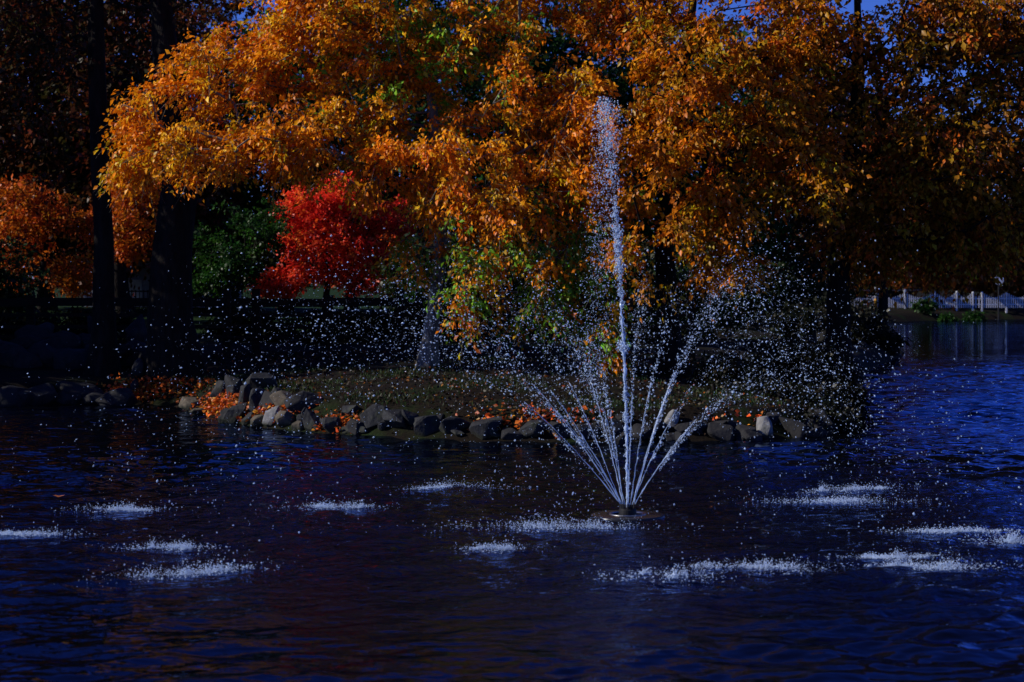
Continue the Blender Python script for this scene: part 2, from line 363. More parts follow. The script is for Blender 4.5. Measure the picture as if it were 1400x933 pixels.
def palette(n, stops, w, jit=0.25, patch=None):
    stops = np.array(stops); w = np.array(w, float); w /= w.sum()
    i = rng.choice(len(stops), n, p=w); c = stops[i] * np.exp(rng.normal(size=(n, 1)) * jit) * np.exp(rng.normal(size=(n, 3)) * 0.08)
    return np.clip(c, 0.001, 0.9)

def trunk_mesh(name, pts, rads, mat, k=14, flare=0.5):
    pts = np.asarray(pts, float); n = len(pts); fine = []; fr = []
    for i in range(n - 1):
        for j in range(5):
            t = j / 5; fine.append(pts[i] * (1 - t) + pts[i + 1] * t); fr.append(rads[i] * (1 - t) + rads[i + 1] * t)
    fine.append(pts[-1]); fr.append(rads[-1]); fine = np.array(fine); fr = np.array(fr)
    v = []
    for i, p in enumerate(fine):
        h = p[2] - pts[0][2]; fl = 1 + flare * math.exp(-max(0, h) / (2.0 * rads[0]))
        for j in range(k):
            a = 2 * math.pi * j / k; lob = 1 + 0.07 * math.sin(3 * a + 1.3 * h) + 0.05 * math.sin(5 * a - h) + (fl - 1) * 0.35 * math.sin(4 * a + 0.5)
            v.append((p[0] + fr[i] * fl * lob * math.cos(a), p[1] + fr[i] * fl * lob * math.sin(a), p[2] - (0.25 if i == 0 else 0)))
    f = [(i * k + j, i * k + (j + 1) % k, (i + 1) * k + (j + 1) % k, (i + 1) * k + j) for i in range(len(fine) - 1) for j in range(k)]
    return mesh_from(name, v, f, mat, True)

def sample_blobs(blobs, n):
    """blobs: (centre, radii, weight)"""
    vol = np.array([b[1][0] * b[1][1] * b[1][2] * b[2] for b in blobs]) ** 0.8; cnt = rng.multinomial(n, vol / vol.sum()); out = []
    for (c, r, w), m in zip(blobs, cnt):
        d = unit(rng.normal(size=(m, 3))) * (rng.random((m, 1)) ** 0.42); out.append(c + d * np.array(r))
    return np.concatenate(out)

def make_tree(name, label, trunk, rads, blobs, n_attr, stops, w, leaf=0.1, twig=(5, 9), spread=0.6, fold=True, bark='bark', cat='tree',
              group=None, fork=0.4, zone=None, down=0.7, branch_scale=1.0, jit=0.25, flare=0.5, keep=None):
    trunk = [np.array(p, float) for p in trunk]; base = trunk[0].copy()
    root = empty(name, base); tag(root, label, cat, group)
    attr = sample_blobs(blobs, n_attr)
    if keep is not None: attr = attr[keep(attr)]
    if len(trunk):
        A, par, rad, ntk = grow(trunk, attr, fork=fork)
        link('trunk', trunk_mesh('trunk', np.array(trunk) - base, rads, M[bark], flare=flare), root)
        rad[ntk:] = np.minimum(rad[ntk:], rads[-1] * 0.95)
        link('branches', limbs_mesh('branches', A - base, par, rad, range(ntk, len(A)), M[bark], branch_scale), root)['kind'] = 'stuff'
    T, K = twig; n = len(attr); tw_n = min(2, T) if fold else 0
    mid = attr.mean(0); outw = unit((attr - np.array([mid[0], mid[1], mid[2] - 1.0])))
    td = unit(outw[:, None] * 0.55 + rng.normal(size=(n, T, 3)) * np.array([0.75, 0.75, 0.4]))
    tl = spread * (0.6 + 0.8 * rng.random((n, T, 1, 1)))
    if tw_n:
        a_ = np.repeat(attr, tw_n, 0); d_ = td[:, :tw_n].reshape(-1, 3); l_ = tl[:, :tw_n, 0].reshape(-1, 1)
        sid = unit(np.cross(d_, rng.normal(size=d_.shape))); up_ = np.cross(d_, sid); tv = []
        for q, rr0 in ((0.0, 0.008), (0.55, 0.006), (1.15, 0.002)):
            c_ = a_ + d_ * l_ * q + np.array([0, 0, -1]) * l_ * 0.45 * q * q
            for ga in (0, 2.094, 4.188): tv.append(c_ + rr0 * (sid * math.cos(ga) + up_ * math.sin(ga)))
        tv = np.stack(tv, 1); tf = np.array([(r_ * 3 + j, r_ * 3 + (j + 1) % 3, r_ * 3 + 3 + (j + 1) % 3, r_ * 3 + 3 + j) for r_ in (0, 1) for j in range(3)])
        link('twigs', mesh_from('twigs', tv.reshape(-1, 3) - base, (np.arange(len(a_))[:, None, None] * 9 + tf[None]).reshape(-1, 4), M[bark]), root)['kind'] = 'stuff'
    s = (np.arange(K) + rng.random((n, T, K)))[..., None] / K
    pos = attr[:, None, None] + td[:, :, None] * tl * s + np.array([0, 0, -1]) * tl * 0.45 * s ** 2 + rng.normal(size=(n, T, K, 3)) * leaf * 0.55
    ld = td[:, :, None] * 0.55 + np.array([-0.15, -0.1, -down]) + rng.normal(size=(n, T, K, 3)) * 0.5
    m = n * T * K
    cz = palette(n, stops, w, 0.16); 
    if zone is not None: cz = zone(attr, cz)
    colr = np.repeat(cz, T * K, 0) * np.exp(rng.normal(size=(m, 1)) * jit * 0.6) * np.exp(rng.normal(size=(m, 3)) * 0.08)
    alt = rng.random(m) < 0.2; colr[alt] = 0.5 * colr[alt] + 0.5 * palette(int(alt.sum()), stops, w, jit)
    size = leaf * np.clip(np.exp(rng.normal(size=m) * 0.28), 0.45, 1.7)
    crown = link('crown', leaves_mesh('crown', pos.reshape(-1, 3) - base, ld.reshape(-1, 3), size, np.clip(colr, 0.001, 0.9), M['leaf'], fold), root)
    crown['kind'] = 'stuff'
    return root
def pb(px, py, rx, ry, D, rd=1.8, w=1.0):
    s = D / FPX; return (at(px, py, D), (rx * s, rd, ry * s), w)

ORANGE = [(0.78, 0.27, 0.006), (0.74, 0.22, 0.005), (0.80, 0.34, 0.010), (0.60, 0.15, 0.004), (0.52, 0.31, 0.008)]
GREEN = [(0.05, 0.13, 0.012), (0.09, 0.19, 0.015), (0.14, 0.19, 0.02)]

def clumps(seed, thr, f=1.0):            # leafy sprays with gaps between them
    r = np.random.default_rng(seed); K = unit(r.normal(size=(9, 3))) * r.uniform(1.6, 3.4, (9, 1)) * f * np.array([0.8, 0.8, 1.5]); ph = r.random(9) * 6.28
    return lambda p: np.sin(p @ K.T + ph).sum(1) / 3.0 > thr
# the large orange tree whose leaning grey trunk stands on the grass of the point
tb = on_ground(583, 505)
def zoneA(p, c):                        # inner, low leaves have not turned yet
    g = np.array([0.13, 0.27, 0.015]); px = p[:, 0] * FPX / p[:, 1] + 700; py = HORIZON - (p[:, 2] - CAM_Z) * FPX / p[:, 1]
    k = np.exp(-((px - 790) / 110) ** 2 - ((py - 400) / 90) ** 2) + 0.9 * np.exp(-((px - 580) / 60) ** 2 - ((py - 365) / 50) ** 2) + 0.6 * np.exp(-((px - 600) / 130) ** 2 - ((py - 60) / 90) ** 2)
    gz_ = rng.random(len(p)) < np.clip(k * 0.8, 0, 0.85)
    c = c.copy(); c[gz_] = g * np.exp(rng.normal(size=(gz_.sum(), 1)) * 0.3) * np.array([1, 1, 1]); return c
DA = tb[1]
blA = [pb(215, 165, 55, 55, DA - 1, 1.5), pb(195, 225, 45, 22, DA - 1, 1.2), pb(310, 105, 80, 70, DA, 2), pb(300, 205, 100, 42, DA - 2, 1.6), pb(420, 60, 100, 80, DA, 2.2), pb(420, 190, 100, 60, DA - 1.5, 1.6),
       pb(540, 120, 90, 90, DA, 2.2), pb(520, 230, 70, 40, DA - 2, 1.5), pb(620, 230, 80, 80, DA - 2, 1.6), pb(690, 310, 90, 70, DA - 2.5, 1.6), pb(650, 390, 42, 42, DA - 3, 1.0, 1.4), pb(640, 425, 18, 26, DA - 3.2, 0.6, 2.5), pb(780, 380, 80, 60, DA - 2.5, 1.4),
       pb(830, 450, 26, 40, DA - 3, 0.6, 2.5), pb(832, 492, 14, 24, DA - 3, 0.4, 8.0), pb(720, 150, 90, 80, DA - 1, 2.2), pb(740, 420, 70, 24, DA - 2.5, 0.9), pb(570, 350, 45, 30, DA - 0.5, 1.0), pb(830, 270, 60, 90, DA - 2, 1.5),
       pb(400, -60, 160, 70, DA + 1, 3, 0.3), pb(480, 20, 120, 60, DA - 1, 1.8), pb(640, 60, 90, 60, DA - 0.5, 1.8, 0.8), pb(800, 170, 70, 80, DA - 2, 1.4), pb(740, 260, 80, 50, DA - 2.4, 1.3), pb(600, -90, 200, 100, DA + 1.5, 3.5, 0.25), pb(760, -20, 110, 70, DA + 1, 3, 0.6)]
make_tree('autumn_tree', 'large orange tree with leaning grey trunk on the leafy grass point', [tb, at(592, 430, DA), at(602, 340, DA), at(598, 220, DA), at(588, 120, DA), at(560, 20, DA), at(600, -110, DA)],
          [0.22, 0.17, 0.16, 0.14, 0.11, 0.07, 0.03], blA, 3700, ORANGE, [4, 3, 2, 1.5, 1], 0.122, (5, 10), 0.5, True, 'bark_grey', zone=zoneA, fork=0.28, keep=clumps(3, 0.0, 2.3), branch_scale=1.4)

# second orange tree, thick dark trunk
t2 = on_ground(915, 512); D2 = t2[1]
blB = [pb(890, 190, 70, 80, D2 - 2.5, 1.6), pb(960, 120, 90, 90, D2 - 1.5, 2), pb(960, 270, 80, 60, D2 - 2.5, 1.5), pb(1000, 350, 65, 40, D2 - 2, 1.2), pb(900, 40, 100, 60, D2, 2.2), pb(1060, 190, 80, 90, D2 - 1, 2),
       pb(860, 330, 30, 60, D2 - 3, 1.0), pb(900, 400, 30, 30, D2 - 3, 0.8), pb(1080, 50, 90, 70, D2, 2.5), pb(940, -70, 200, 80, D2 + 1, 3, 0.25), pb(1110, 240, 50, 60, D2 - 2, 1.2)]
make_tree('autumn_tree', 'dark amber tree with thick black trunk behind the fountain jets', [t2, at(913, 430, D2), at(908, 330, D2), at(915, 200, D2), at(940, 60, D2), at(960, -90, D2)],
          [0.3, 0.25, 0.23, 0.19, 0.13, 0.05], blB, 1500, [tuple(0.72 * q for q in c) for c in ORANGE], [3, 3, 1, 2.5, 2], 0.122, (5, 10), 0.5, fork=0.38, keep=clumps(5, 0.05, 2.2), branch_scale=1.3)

# third tree with limbs fanning to the right
t3 = on_ground(1146, 508, 30, 120); D3 = 46.5; t3 = at(1146, 475, D3); t3[2] = gz(t3[0], t3[1])
blC = [pb(1150, 120, 90, 90, D3, 2.2), pb(1280, 60, 110, 80, D3, 2.6), pb(1290, 190, 120, 70, D3 - 1, 2.4), pb(1330, 300, 90, 50, D3, 2.4), pb(1190, 300, 70, 60, D3 - 1, 1.8), pb(1400, 120, 80, 120, D3, 2.5), pb(1400, 260, 60, 60, D3, 2), pb(1110, -40, 90, 50, D3, 2.5, 0.6), pb(1240, 240, 90, 60, D3 - 1, 2), pb(1260, 340, 110, 40, D3 + 1, 2), pb(1350, 30, 90, 60, D3, 2.2)]
make_tree('autumn_tree', 'shaded olive and rust tree with bare black limbs fanning over the open water', [t3, at(1146, 390, D3), at(1152, 300, D3), at(1168, 190, D3), at(1175, 90, D3), at(1170, -60, D3)],
          [0.33, 0.27, 0.24, 0.2, 0.13, 0.05], blC, 1900, [(0.42, 0.17, 0.007), (0.34, 0.18, 0.009), (0.44, 0.10, 0.007), (0.24, 0.065, 0.005)], [3, 3, 2, 2], 0.135, (4, 8), 0.6, fork=0.35, branch_scale=1.7, keep=clumps(6, -0.45, 1.8))


def tree_at(px, D, name, label, blobs, n, stops, w, leaf, r0=0.3, top=None, group=None, lean=0, twig=(4, 6), spread=0.8, fork=0.35, fold=False, bark='bark', cat='tree', jit=0.25, branch_scale=1.0, down=0.45, keep=None):
    b = at(px, 420, D); b[2] = gz(b[0], b[1]); t = b.copy(); t[2] = top or 12.0; t[0] += lean
    ms = [b + (t - b) * k + np.array([math.sin(5 * k + px) * 0.15, math.cos(4 * k + px) * 0.15, 0]) * (k > 0) for k in (0, 0.2, 0.45, 0.7, 1.0)]
    return make_tree(name, label, ms, [r0, r0 * 0.85, r0 * 0.7, r0 * 0.5, r0 * 0.2], blobs, n, stops, w, leaf, twig, spread, fold, bark, cat, group, fork, None, down, branch_scale, jit, 0.5, keep)
RUST = [(0.50, 0.095, 0.007), (0.40, 0.065, 0.006), (0.52, 0.16, 0.010), (0.24, 0.05, 0.007)]
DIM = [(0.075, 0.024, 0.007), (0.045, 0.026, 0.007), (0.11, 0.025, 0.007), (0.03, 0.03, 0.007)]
REDS = [(0.86, 0.065, 0.022), (0.76, 0.035, 0.018), (0.84, 0.15, 0.02), (0.58, 0.022, 0.012)]
DGREEN = [(0.014, 0.05, 0.007), (0.008, 0.03, 0.005), (0.025, 0.075, 0.008)]

# two tall black trunks on the left bank
tD = on_ground(238, 512, 30, 80); DD = tD[1]
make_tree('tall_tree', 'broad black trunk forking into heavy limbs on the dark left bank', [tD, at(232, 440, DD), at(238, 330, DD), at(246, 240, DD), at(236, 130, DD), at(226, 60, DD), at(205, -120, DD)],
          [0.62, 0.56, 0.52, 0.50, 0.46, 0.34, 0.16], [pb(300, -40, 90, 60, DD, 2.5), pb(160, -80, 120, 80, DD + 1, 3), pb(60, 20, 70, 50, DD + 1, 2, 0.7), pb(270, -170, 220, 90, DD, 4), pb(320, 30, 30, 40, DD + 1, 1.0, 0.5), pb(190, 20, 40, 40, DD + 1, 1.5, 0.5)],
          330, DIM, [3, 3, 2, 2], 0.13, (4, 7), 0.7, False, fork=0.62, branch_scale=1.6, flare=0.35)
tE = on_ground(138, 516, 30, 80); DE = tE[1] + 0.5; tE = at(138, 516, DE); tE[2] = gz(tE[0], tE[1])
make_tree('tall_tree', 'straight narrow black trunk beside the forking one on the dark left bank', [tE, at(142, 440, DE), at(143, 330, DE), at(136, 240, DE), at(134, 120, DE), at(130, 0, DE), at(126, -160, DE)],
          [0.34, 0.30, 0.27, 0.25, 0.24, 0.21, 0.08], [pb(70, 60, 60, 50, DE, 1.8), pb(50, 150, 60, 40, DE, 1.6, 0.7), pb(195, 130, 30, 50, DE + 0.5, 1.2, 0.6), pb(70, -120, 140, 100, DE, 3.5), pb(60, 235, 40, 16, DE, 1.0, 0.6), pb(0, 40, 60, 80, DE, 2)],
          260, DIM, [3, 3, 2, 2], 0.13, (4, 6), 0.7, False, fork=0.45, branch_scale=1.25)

# coloured trees behind the fence
tree_at(60, 74, 'autumn_tree', 'sunlit low rust orange tree behind the dark rail fence', [pb(40, 340, 90, 55, 74, 2.6), pb(20, 285, 60, 40, 74, 2), pb(95, 375, 38, 25, 73.5, 1.6, 1.3), pb(100, 300, 50, 40, 74.5, 2)], 900, RUST, [3, 2, 2, 1], 0.15, 0.18, 6.0, keep=clumps(15, 0.0, 1.3), twig=(4, 7), spread=0.55)
tree_at(166, 80, 'autumn_tree', 'small orange tree seen between the two black trunks', [pb(178, 300, 40, 45, 80, 2), pb(190, 250, 40, 40, 80, 2), pb(172, 340, 26, 16, 80, 1)], 220, RUST, [2, 1, 3, 0.6], 0.16, 0.42, 7.5, twig=(4, 7), spread=0.55)
tree_at(445, 73, 'red_tree', 'bright scarlet tree glowing behind the dark rail fence', [pb(450, 335, 75, 50, 73, 2.2), pb(430, 290, 45, 35, 73, 1.8), pb(400, 380, 42, 18, 72.5, 1.5, 1.3), pb(490, 370, 50, 28, 73, 1.8), pb(470, 270, 50, 30, 73.5, 1.8), pb(520, 320, 45, 60, 73.5, 1.8, 0.8), pb(380, 392, 30, 12, 72, 1.0, 1.5), pb(510, 385, 40, 18, 72.5, 1.4)], 1600, REDS, [3, 3, 1.6, 1.5], 0.14, 0.16, 6.2, keep=clumps(13, -0.2, 1.2), twig=(4, 7), spread=0.45)
tree_at(318, 71, 'evergreen_shrub', 'rounded dark green bush beside the scarlet tree', [pb(322, 355, 50, 40, 71, 1.8), pb(296, 385, 36, 20, 70.6, 1.3), pb(355, 310, 36, 40, 71.5, 1.6), pb(285, 330, 22, 30, 71, 1.0), pb(330, 290, 30, 20, 71.5, 1.2)], 560, DGREEN, [2, 2, 1.5], 0.13, 0.12, 4.5, lean=0.4, keep=clumps(11, -0.1, 1.3), twig=(4, 7), spread=0.38, cat='bush')
# tall background trees that close the view
BACK = [(-35, 88, 20, 0), (66, 86, 19, 1), (168, 87, 20, 1), (20, 92, 20, 0), (118, 100, 22, 1), (215, 98, 20, 0), (305, 104, 22, 1), (390, 96, 17, 2), (480, 106, 23, 1), (570, 88, 20, 2), (665, 95, 21, 2), (760, 92, 19, 2), (850, 100, 21, 1), (935, 92, 17, 2), (1020, 100, 18, 1), (1090, 108, 18, 1)]
BLAB = ['tall dim rust tree at the left end of the fence', 'tall dim brown tree just behind the low orange tree', 'tall dim brown tree rising between the two black trunks', 'tall dim rust tree rising behind the low orange tree', 'tall dim brown tree behind the straight narrow trunk', 'tall dim rust tree behind the forked trunk', 'tall dim brown tree above the dark green bush', 'tall dark green tree above the scarlet tree',
        'tall dim brown tree between the scarlet tree and the leaning grey trunk', 'tall dark green tree directly behind the leaning grey trunk', 'tall dark green tree filling the gap in the middle of the orange crown', 'tall dark green tree behind the fountain plume', 'tall dim brown tree behind the thick black trunk',
        'tall dark green tree behind the dark amber crown', 'tall dim brown tree behind the hanging amber boughs', 'tall dim brown tree behind the fanning black limbs']
for i, (px, D, hh, kind) in enumerate(BACK):
    s = D / FPX; c = at(px, 385, D); zt = hh; r = 4.2 + 1.2 * rng.random()
    bl = [(np.array([c[0], c[1], zt * 0.62]), (r, r, zt * 0.26), 1), (np.array([c[0] + 1.5, c[1], zt * 0.4]), (r * 0.9, r * 0.9, zt * 0.16), 1), (np.array([c[0] - 1.5, c[1] - 1, zt * 0.3]), (r * 0.8, r * 0.8, zt * 0.12), 1), (np.array([c[0], c[1], zt * 0.85]), (r * 0.6, r * 0.6, zt * 0.13), 1)]
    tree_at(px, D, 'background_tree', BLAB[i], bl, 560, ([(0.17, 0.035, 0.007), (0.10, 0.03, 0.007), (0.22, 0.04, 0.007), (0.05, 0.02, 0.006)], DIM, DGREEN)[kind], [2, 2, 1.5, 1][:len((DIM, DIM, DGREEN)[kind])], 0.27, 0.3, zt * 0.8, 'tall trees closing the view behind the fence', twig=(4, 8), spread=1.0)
# trees beyond the far water on the right
for i, (px, D, hh) in enumerate([ (1120, 168, 26), (1185, 172, 21), (1215, 160, 18), (1245, 180, 20), (1280, 170, 18), (1312, 164, 17), (1345, 185, 19), (1395, 172, 14), (1450, 182, 13)]):
    c = at(px, 385, D); r = 5 + 1.5 * rng.random()
    bl = [(np.array([c[0], c[1], hh * 0.55]), (r, r, hh * 0.3), 1), (np.array([c[0] + 2, c[1], hh * 0.33]), (r * 1.1, r, hh * 0.14), 1), (np.array([c[0] - 1, c[1] - 1, hh * 0.24]), (r, r, hh * 0.08), 1), (np.array([c[0], c[1], hh * 0.85]), (r * 0.6, r * 0.6, hh * 0.14), 1)]
    tree_at(px, D, 'background_tree', 'tall rust brown tree across the far water behind the white picket fence', bl, 520, [(0.22, 0.06, 0.008), (0.12, 0.05, 0.008), (0.30, 0.06, 0.008), (0.06, 0.04, 0.008)], [3, 2, 2, 1], 0.34, 0.3, hh * 0.8, 'trees across the far water', twig=(4, 6), spread=1.1)
tree_at(1206, 95, 'autumn_tree', 'slim dark trunk standing on the rocky spit in front of the white fence', [pb(1230, 300, 90, 45, 95, 3), pb(1210, 220, 110, 60, 95, 3.5), pb(1320, 330, 70, 30, 94, 2.6), pb(1180, 350, 40, 20, 94, 1.6)], 330, RUST, [2, 3, 1, 2], 0.16, 0.27, 14, twig=(4, 7), spread=0.8)
# trees just out of frame on the left that shade the bank
for i, (x, y, hh) in enumerate([(-21, 48.3, 20), (-21.5, 52.5, 21), (-24, 56, 22), (-30, 52, 24), (-23, 62, 19)]):
    bl = [(np.array([x, y, hh * 0.6]), (4.2, 4.0, hh * 0.28), 1), (np.array([x, y, hh * 0.3]), (4.4, 3.6, hh * 0.16), 1), (np.array([x, y, hh * 0.14]), (3.8, 3.4, hh * 0.1), 1)]
    z0 = gz(x, y)
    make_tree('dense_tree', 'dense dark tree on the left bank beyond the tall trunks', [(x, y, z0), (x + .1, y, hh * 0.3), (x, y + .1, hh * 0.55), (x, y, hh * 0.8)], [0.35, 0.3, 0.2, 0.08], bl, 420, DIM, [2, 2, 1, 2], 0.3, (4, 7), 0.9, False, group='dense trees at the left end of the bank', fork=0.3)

# ------------------------------------------------------------------ rocks along the shore
def rock_mesh(name, w, d, h, mat, seed, angular=True):
    r = np.random.default_rng(seed); bm = bmesh.new(); n = 15 if angular else 26
    p = unit(r.normal(size=(n, 3))); p = np.sign(p) * np.abs(p) ** (0.75 if angular else 0.95)
    sh = np.array([w, d, h]) * 0.5; p = p * sh * (0.88 + 0.24 * r.random((n, 1))); p[:, 0] += p[:, 2] * r.uniform(-0.3, 0.3)
    for q in p: bm.verts.new(q)
    res = bmesh.ops.convex_hull(bm, input=bm.verts)
    bmesh.ops.delete(bm, geom=[v for v in bm.verts if not v.link_faces], context='VERTS')
    bmesh.ops.dissolve_limit(bm, angle_limit=R(12), verts=bm.verts, edges=bm.edges)
    bmesh.ops.bevel(bm, geom=bm.edges[:], offset=min(w, h) * (0.05 if angular else 0.1), segments=1 if angular else 2, profile=0.6, affect='EDGES', clamp_overlap=True)
    bmesh.ops.triangulate(bm, faces=bm.faces)
    me = bpy.data.meshes.new(name); bm.to_mesh(me); bm.free(); me.materials.append(M[mat])
    if not angular:
        for q in me.polygons: q.use_smooth = True
    return me
GR = 'boulders edging the grassy point'
ROCKS = [(263, 553, 34, 16, 'tan_rock', 'rounded tan boulder at the left tip of the point'), (272, 564, 24, 9, 'tan_rock', 'low tan stone in the water below the rounded boulder'), (302, 532, 18, 24, 'slate', 0), (318, 531, 24, 30, 'slate', 0),
         (352, 525, 38, 24, 'slate', 'largest slate boulder crowning the rock pile'), (336, 542, 18, 30, 'slate', 0), (352, 549, 26, 28, 'slate', 0), (368, 549, 30, 24, 'dark_shaded_rock', 'black boulder in the middle of the rock pile'), (378, 538, 14, 12, 'slate', 0), (388, 549, 30, 22, 'tan_rock', 'tan topped boulder on the rock pile'),
         (414, 551, 38, 26, 'dark_shaded_rock', 'black angular boulder at the right end of the rock pile'), (352, 577, 22, 16, 'tan_rock', 'squat brown stone at the waterline of the rock pile'), (372, 571, 21, 26, 'pale_rock', 'upright pale grey stone at the waterline'), (389, 575, 24, 21, 'tan_rock', 'mossy brown stone beside the upright pale stone'), (321, 566, 22, 30, 'slate', 0),
         (408, 584, 18, 12, 'tan_rock', 'small pale brown stone at the waterline'), (427, 577, 22, 28, 'slate', 0), (451, 582, 32, 22, 'slate', 0), (478, 563, 22, 18, 'slate', 0), (490, 585, 26, 18, 'dark_shaded_rock', 0), (511, 571, 32, 28, 'slate', 0),
         (546, 576, 34, 28, 'slate', 0), (585, 583, 36, 24, 'slate', 0), (622, 585, 40, 22, 'slate', 0), (665, 588, 42, 24, 'slate', 0), (700, 594, 26, 14, 'dark_shaded_rock', 0), (728, 588, 36, 20, 'slate', 0), (764, 590, 34, 20, 'dark_shaded_rock', 0), (800, 590, 34, 22, 'dark_shaded_rock', 0),
         (836, 588, 36, 24, 'dark_shaded_rock', 0), (878, 592, 36, 20, 'dark_shaded_rock', 0), (917, 574, 17, 26, 'pale_rock', 'pale pointed stone behind the fountain jets'), (949, 582, 13, 11, 'pale_rock', 'small pale stone between the two pointed stones'), (985, 592, 36, 20, 'dark_shaded_rock', 0), (1046, 586, 20, 32, 'pale_rock', 'tall pale pointed stone standing at the shaded shore'),
         (1015, 593, 30, 18, 'dark_shaded_rock', 0), (1085, 588, 38, 24, 'dark_shaded_rock', 0), (1125, 578, 40, 30, 'dark_shaded_rock', 0), (1160, 566, 36, 30, 'dark_shaded_rock', 0), (1170, 545, 30, 26, 'dark_shaded_rock', 0)]
rr = np.random.default_rng(21)
for q in range(46):                     # smaller stones chinked between and behind the named ones
    px = rr.uniform(300, 1175); edge = np.interp(px, [300, 350, 450, 620, 860, 1060, 1130, 1175], [573, 583, 592, 601, 603, 600, 592, 572])
    ROCKS.append((px, edge - rr.uniform(2, 30), rr.uniform(12, 26), rr.uniform(9, 18), 'slate' if px < 720 else 'dark_shaded_rock', 'small dark stone chinked between the shore boulders'))
for i, (px, py, w, h, mt, lb) in enumerate(ROCKS):
    p = on_ground(px, py + h * 0.42, 25, 80); s = p[1] / FPX; ang = mt in ('slate', 'dark_shaded_rock') or 'pointed' in str(lb)
    if 'pointed' in str(lb): hw = 0.8
    o = link('boulder', rock_mesh('boulder', w * s * 1.3, w * s * 1.2, h * s * 1.4, mt, 100 + i, ang), None, (p[0], p[1] + w * s * 0.25, p[2] + h * s * 0.36)); o.rotation_euler = (rng.normal() * 0.2, rng.normal() * 0.25, rng.uniform(-0.6, 0.6))
    tag(o, lb or ('angular slate grey boulder lodged in the bank of the grassy point' if mt == 'slate' else 'boulder half hidden at the waterline of the point with shade put into its black colour'), 'boulder', GR)
for i, (px, py, w, h, mt, lb) in enumerate([(186, 430, 34, 15, 'slate', 'flat grey boulder on top of the dark bank below the fence'), (190, 506, 20, 20, 'slate', 'rounded grey boulder on the dark left bank beside the forked trunk'), (184, 530, 14, 14, 'dark_shaded_rock', 'small dark boulder among red leaves on the left bank'), (128, 430, 16, 8, 'slate', 'small grey boulder below the fence left of the trunks')]):
    p = on_ground(px, py + h * 0.45, 30, 80) if py > 450 else None
    if p is None: p = at(px, py + 8, 53.5); p[2] = gz(p[0], p[1]); 
    s = p[1] / FPX; hh = h * s * 1.3 if py > 450 else 3.2 - (py - h / 2 - 385) * s - p[2]
    o = link('boulder', rock_mesh('boulder', w * s, w * s * 0.9, hh, mt, 300 + i, False), None, (p[0], p[1], p[2] + hh * 0.45)); tag(o, lb, 'boulder')
rk = np.random.default_rng(8)
for q in range(26):                     # rockery that carries the flat boulders, its shade put into the near black colour
    px = rk.uniform(-30, 235); lv = rk.random(); D = 50.6 + 2.2 * lv; p = at(px, 500, D); z0 = gz(p[0], p[1]); r = rk.uniform(0.5, 0.95); zc_ = z0 + 0.15 + 0.75 * lv * rk.random()
    o = link('boulder', rock_mesh('boulder', r * 1.4, r, r * 1.1, 'dark_shaded_rock', 500 + q, q % 2 == 0), None, (p[0], p[1], zc_)); tag(o, 'boulder coloured black for shade in the rockery below the rail fence', 'boulder', 'boulders of the dark rockery')
for q in range(13):  # black boulders added where the lit bank should lie in shade
    px = -40 + 17 * q + rk.normal() * 6; p = on_ground(px, 553 + rk.normal() * 3, 30, 70); r = rk.uniform(0.45, 0.9)
    o = link('boulder', rock_mesh('boulder', r * 1.5, r, r * 0.9, 'dark_shaded_rock', 560 + q, q % 2 == 0), None, (p[0], p[1] + 0.25, p[2] + 0.15)); tag(o, 'black boulder added to darken the waterline of the left bank', 'boulder', 'boulders added to darken the foot of the left bank')
# outcrop at the far spit, its shade put into the near black rock colour
for i, (px, py, w, h, D) in enumerate([(1090, 455, 60, 50, 74), (1130, 450, 60, 66, 76), (1172, 446, 60, 64, 78), (1205, 470, 50, 34, 79), (1160, 480, 60, 30, 75), (1215, 484, 34, 18, 78)]):
    s = D / FPX; p = at(px, py, D); zb = min(gz(p[0], p[1]), p[2] - h * s / 2); ht = p[2] + h * s / 2 - zb
    o = link('boulder', rock_mesh('boulder', w * s * 1.1, w * s, ht * 1.1, 'dark_shaded_rock', 400 + i, i % 2 == 0), None, (p[0], p[1], zb + ht * 0.45)); tag(o, 'great boulder coloured black for shade, heaped on the spit by the open water', 'boulder', 'boulders heaped on the spit')
# shrubs added over the right end, leaves near black in place of deep shade
for i, (px, py, rx, ry, D) in enumerate([(1000, 515, 60, 34, 43), (1075, 500, 60, 44, 44), (1130, 515, 42, 44, 43), (1150, 555, 30, 32, 41.5), (1040, 550, 50, 30, 40.6), (1100, 560, 45, 30, 40.4), (975, 560, 40, 22, 40.5), (890, 580, 34, 14, 39), (1000, 584, 40, 16, 38.6), (1085, 582, 38, 18, 38.8), (1135, 578, 34, 20, 39.3), (860, 560, 40, 12, 40.5)]):
    c = at(px, py, D); s = D / FPX; z0 = gz(c[0], c[1])
    make_tree('low_shrub', 'low shrub whose black leaves paint deep shade on the right end of the point', [(c[0], c[1], z0), (c[0], c[1], max(z0 + 0.2, c[2]))], [0.04, 0.02], [(c, (rx * s, 0.9, ry * s), 1)], 110, [(0.008, 0.011, 0.005), (0.013, 0.012, 0.006)], [1, 1], 0.09, (5, 8), 0.3, False, cat='shrub', group='shrubs darkening the right end of the point', fork=0.1)

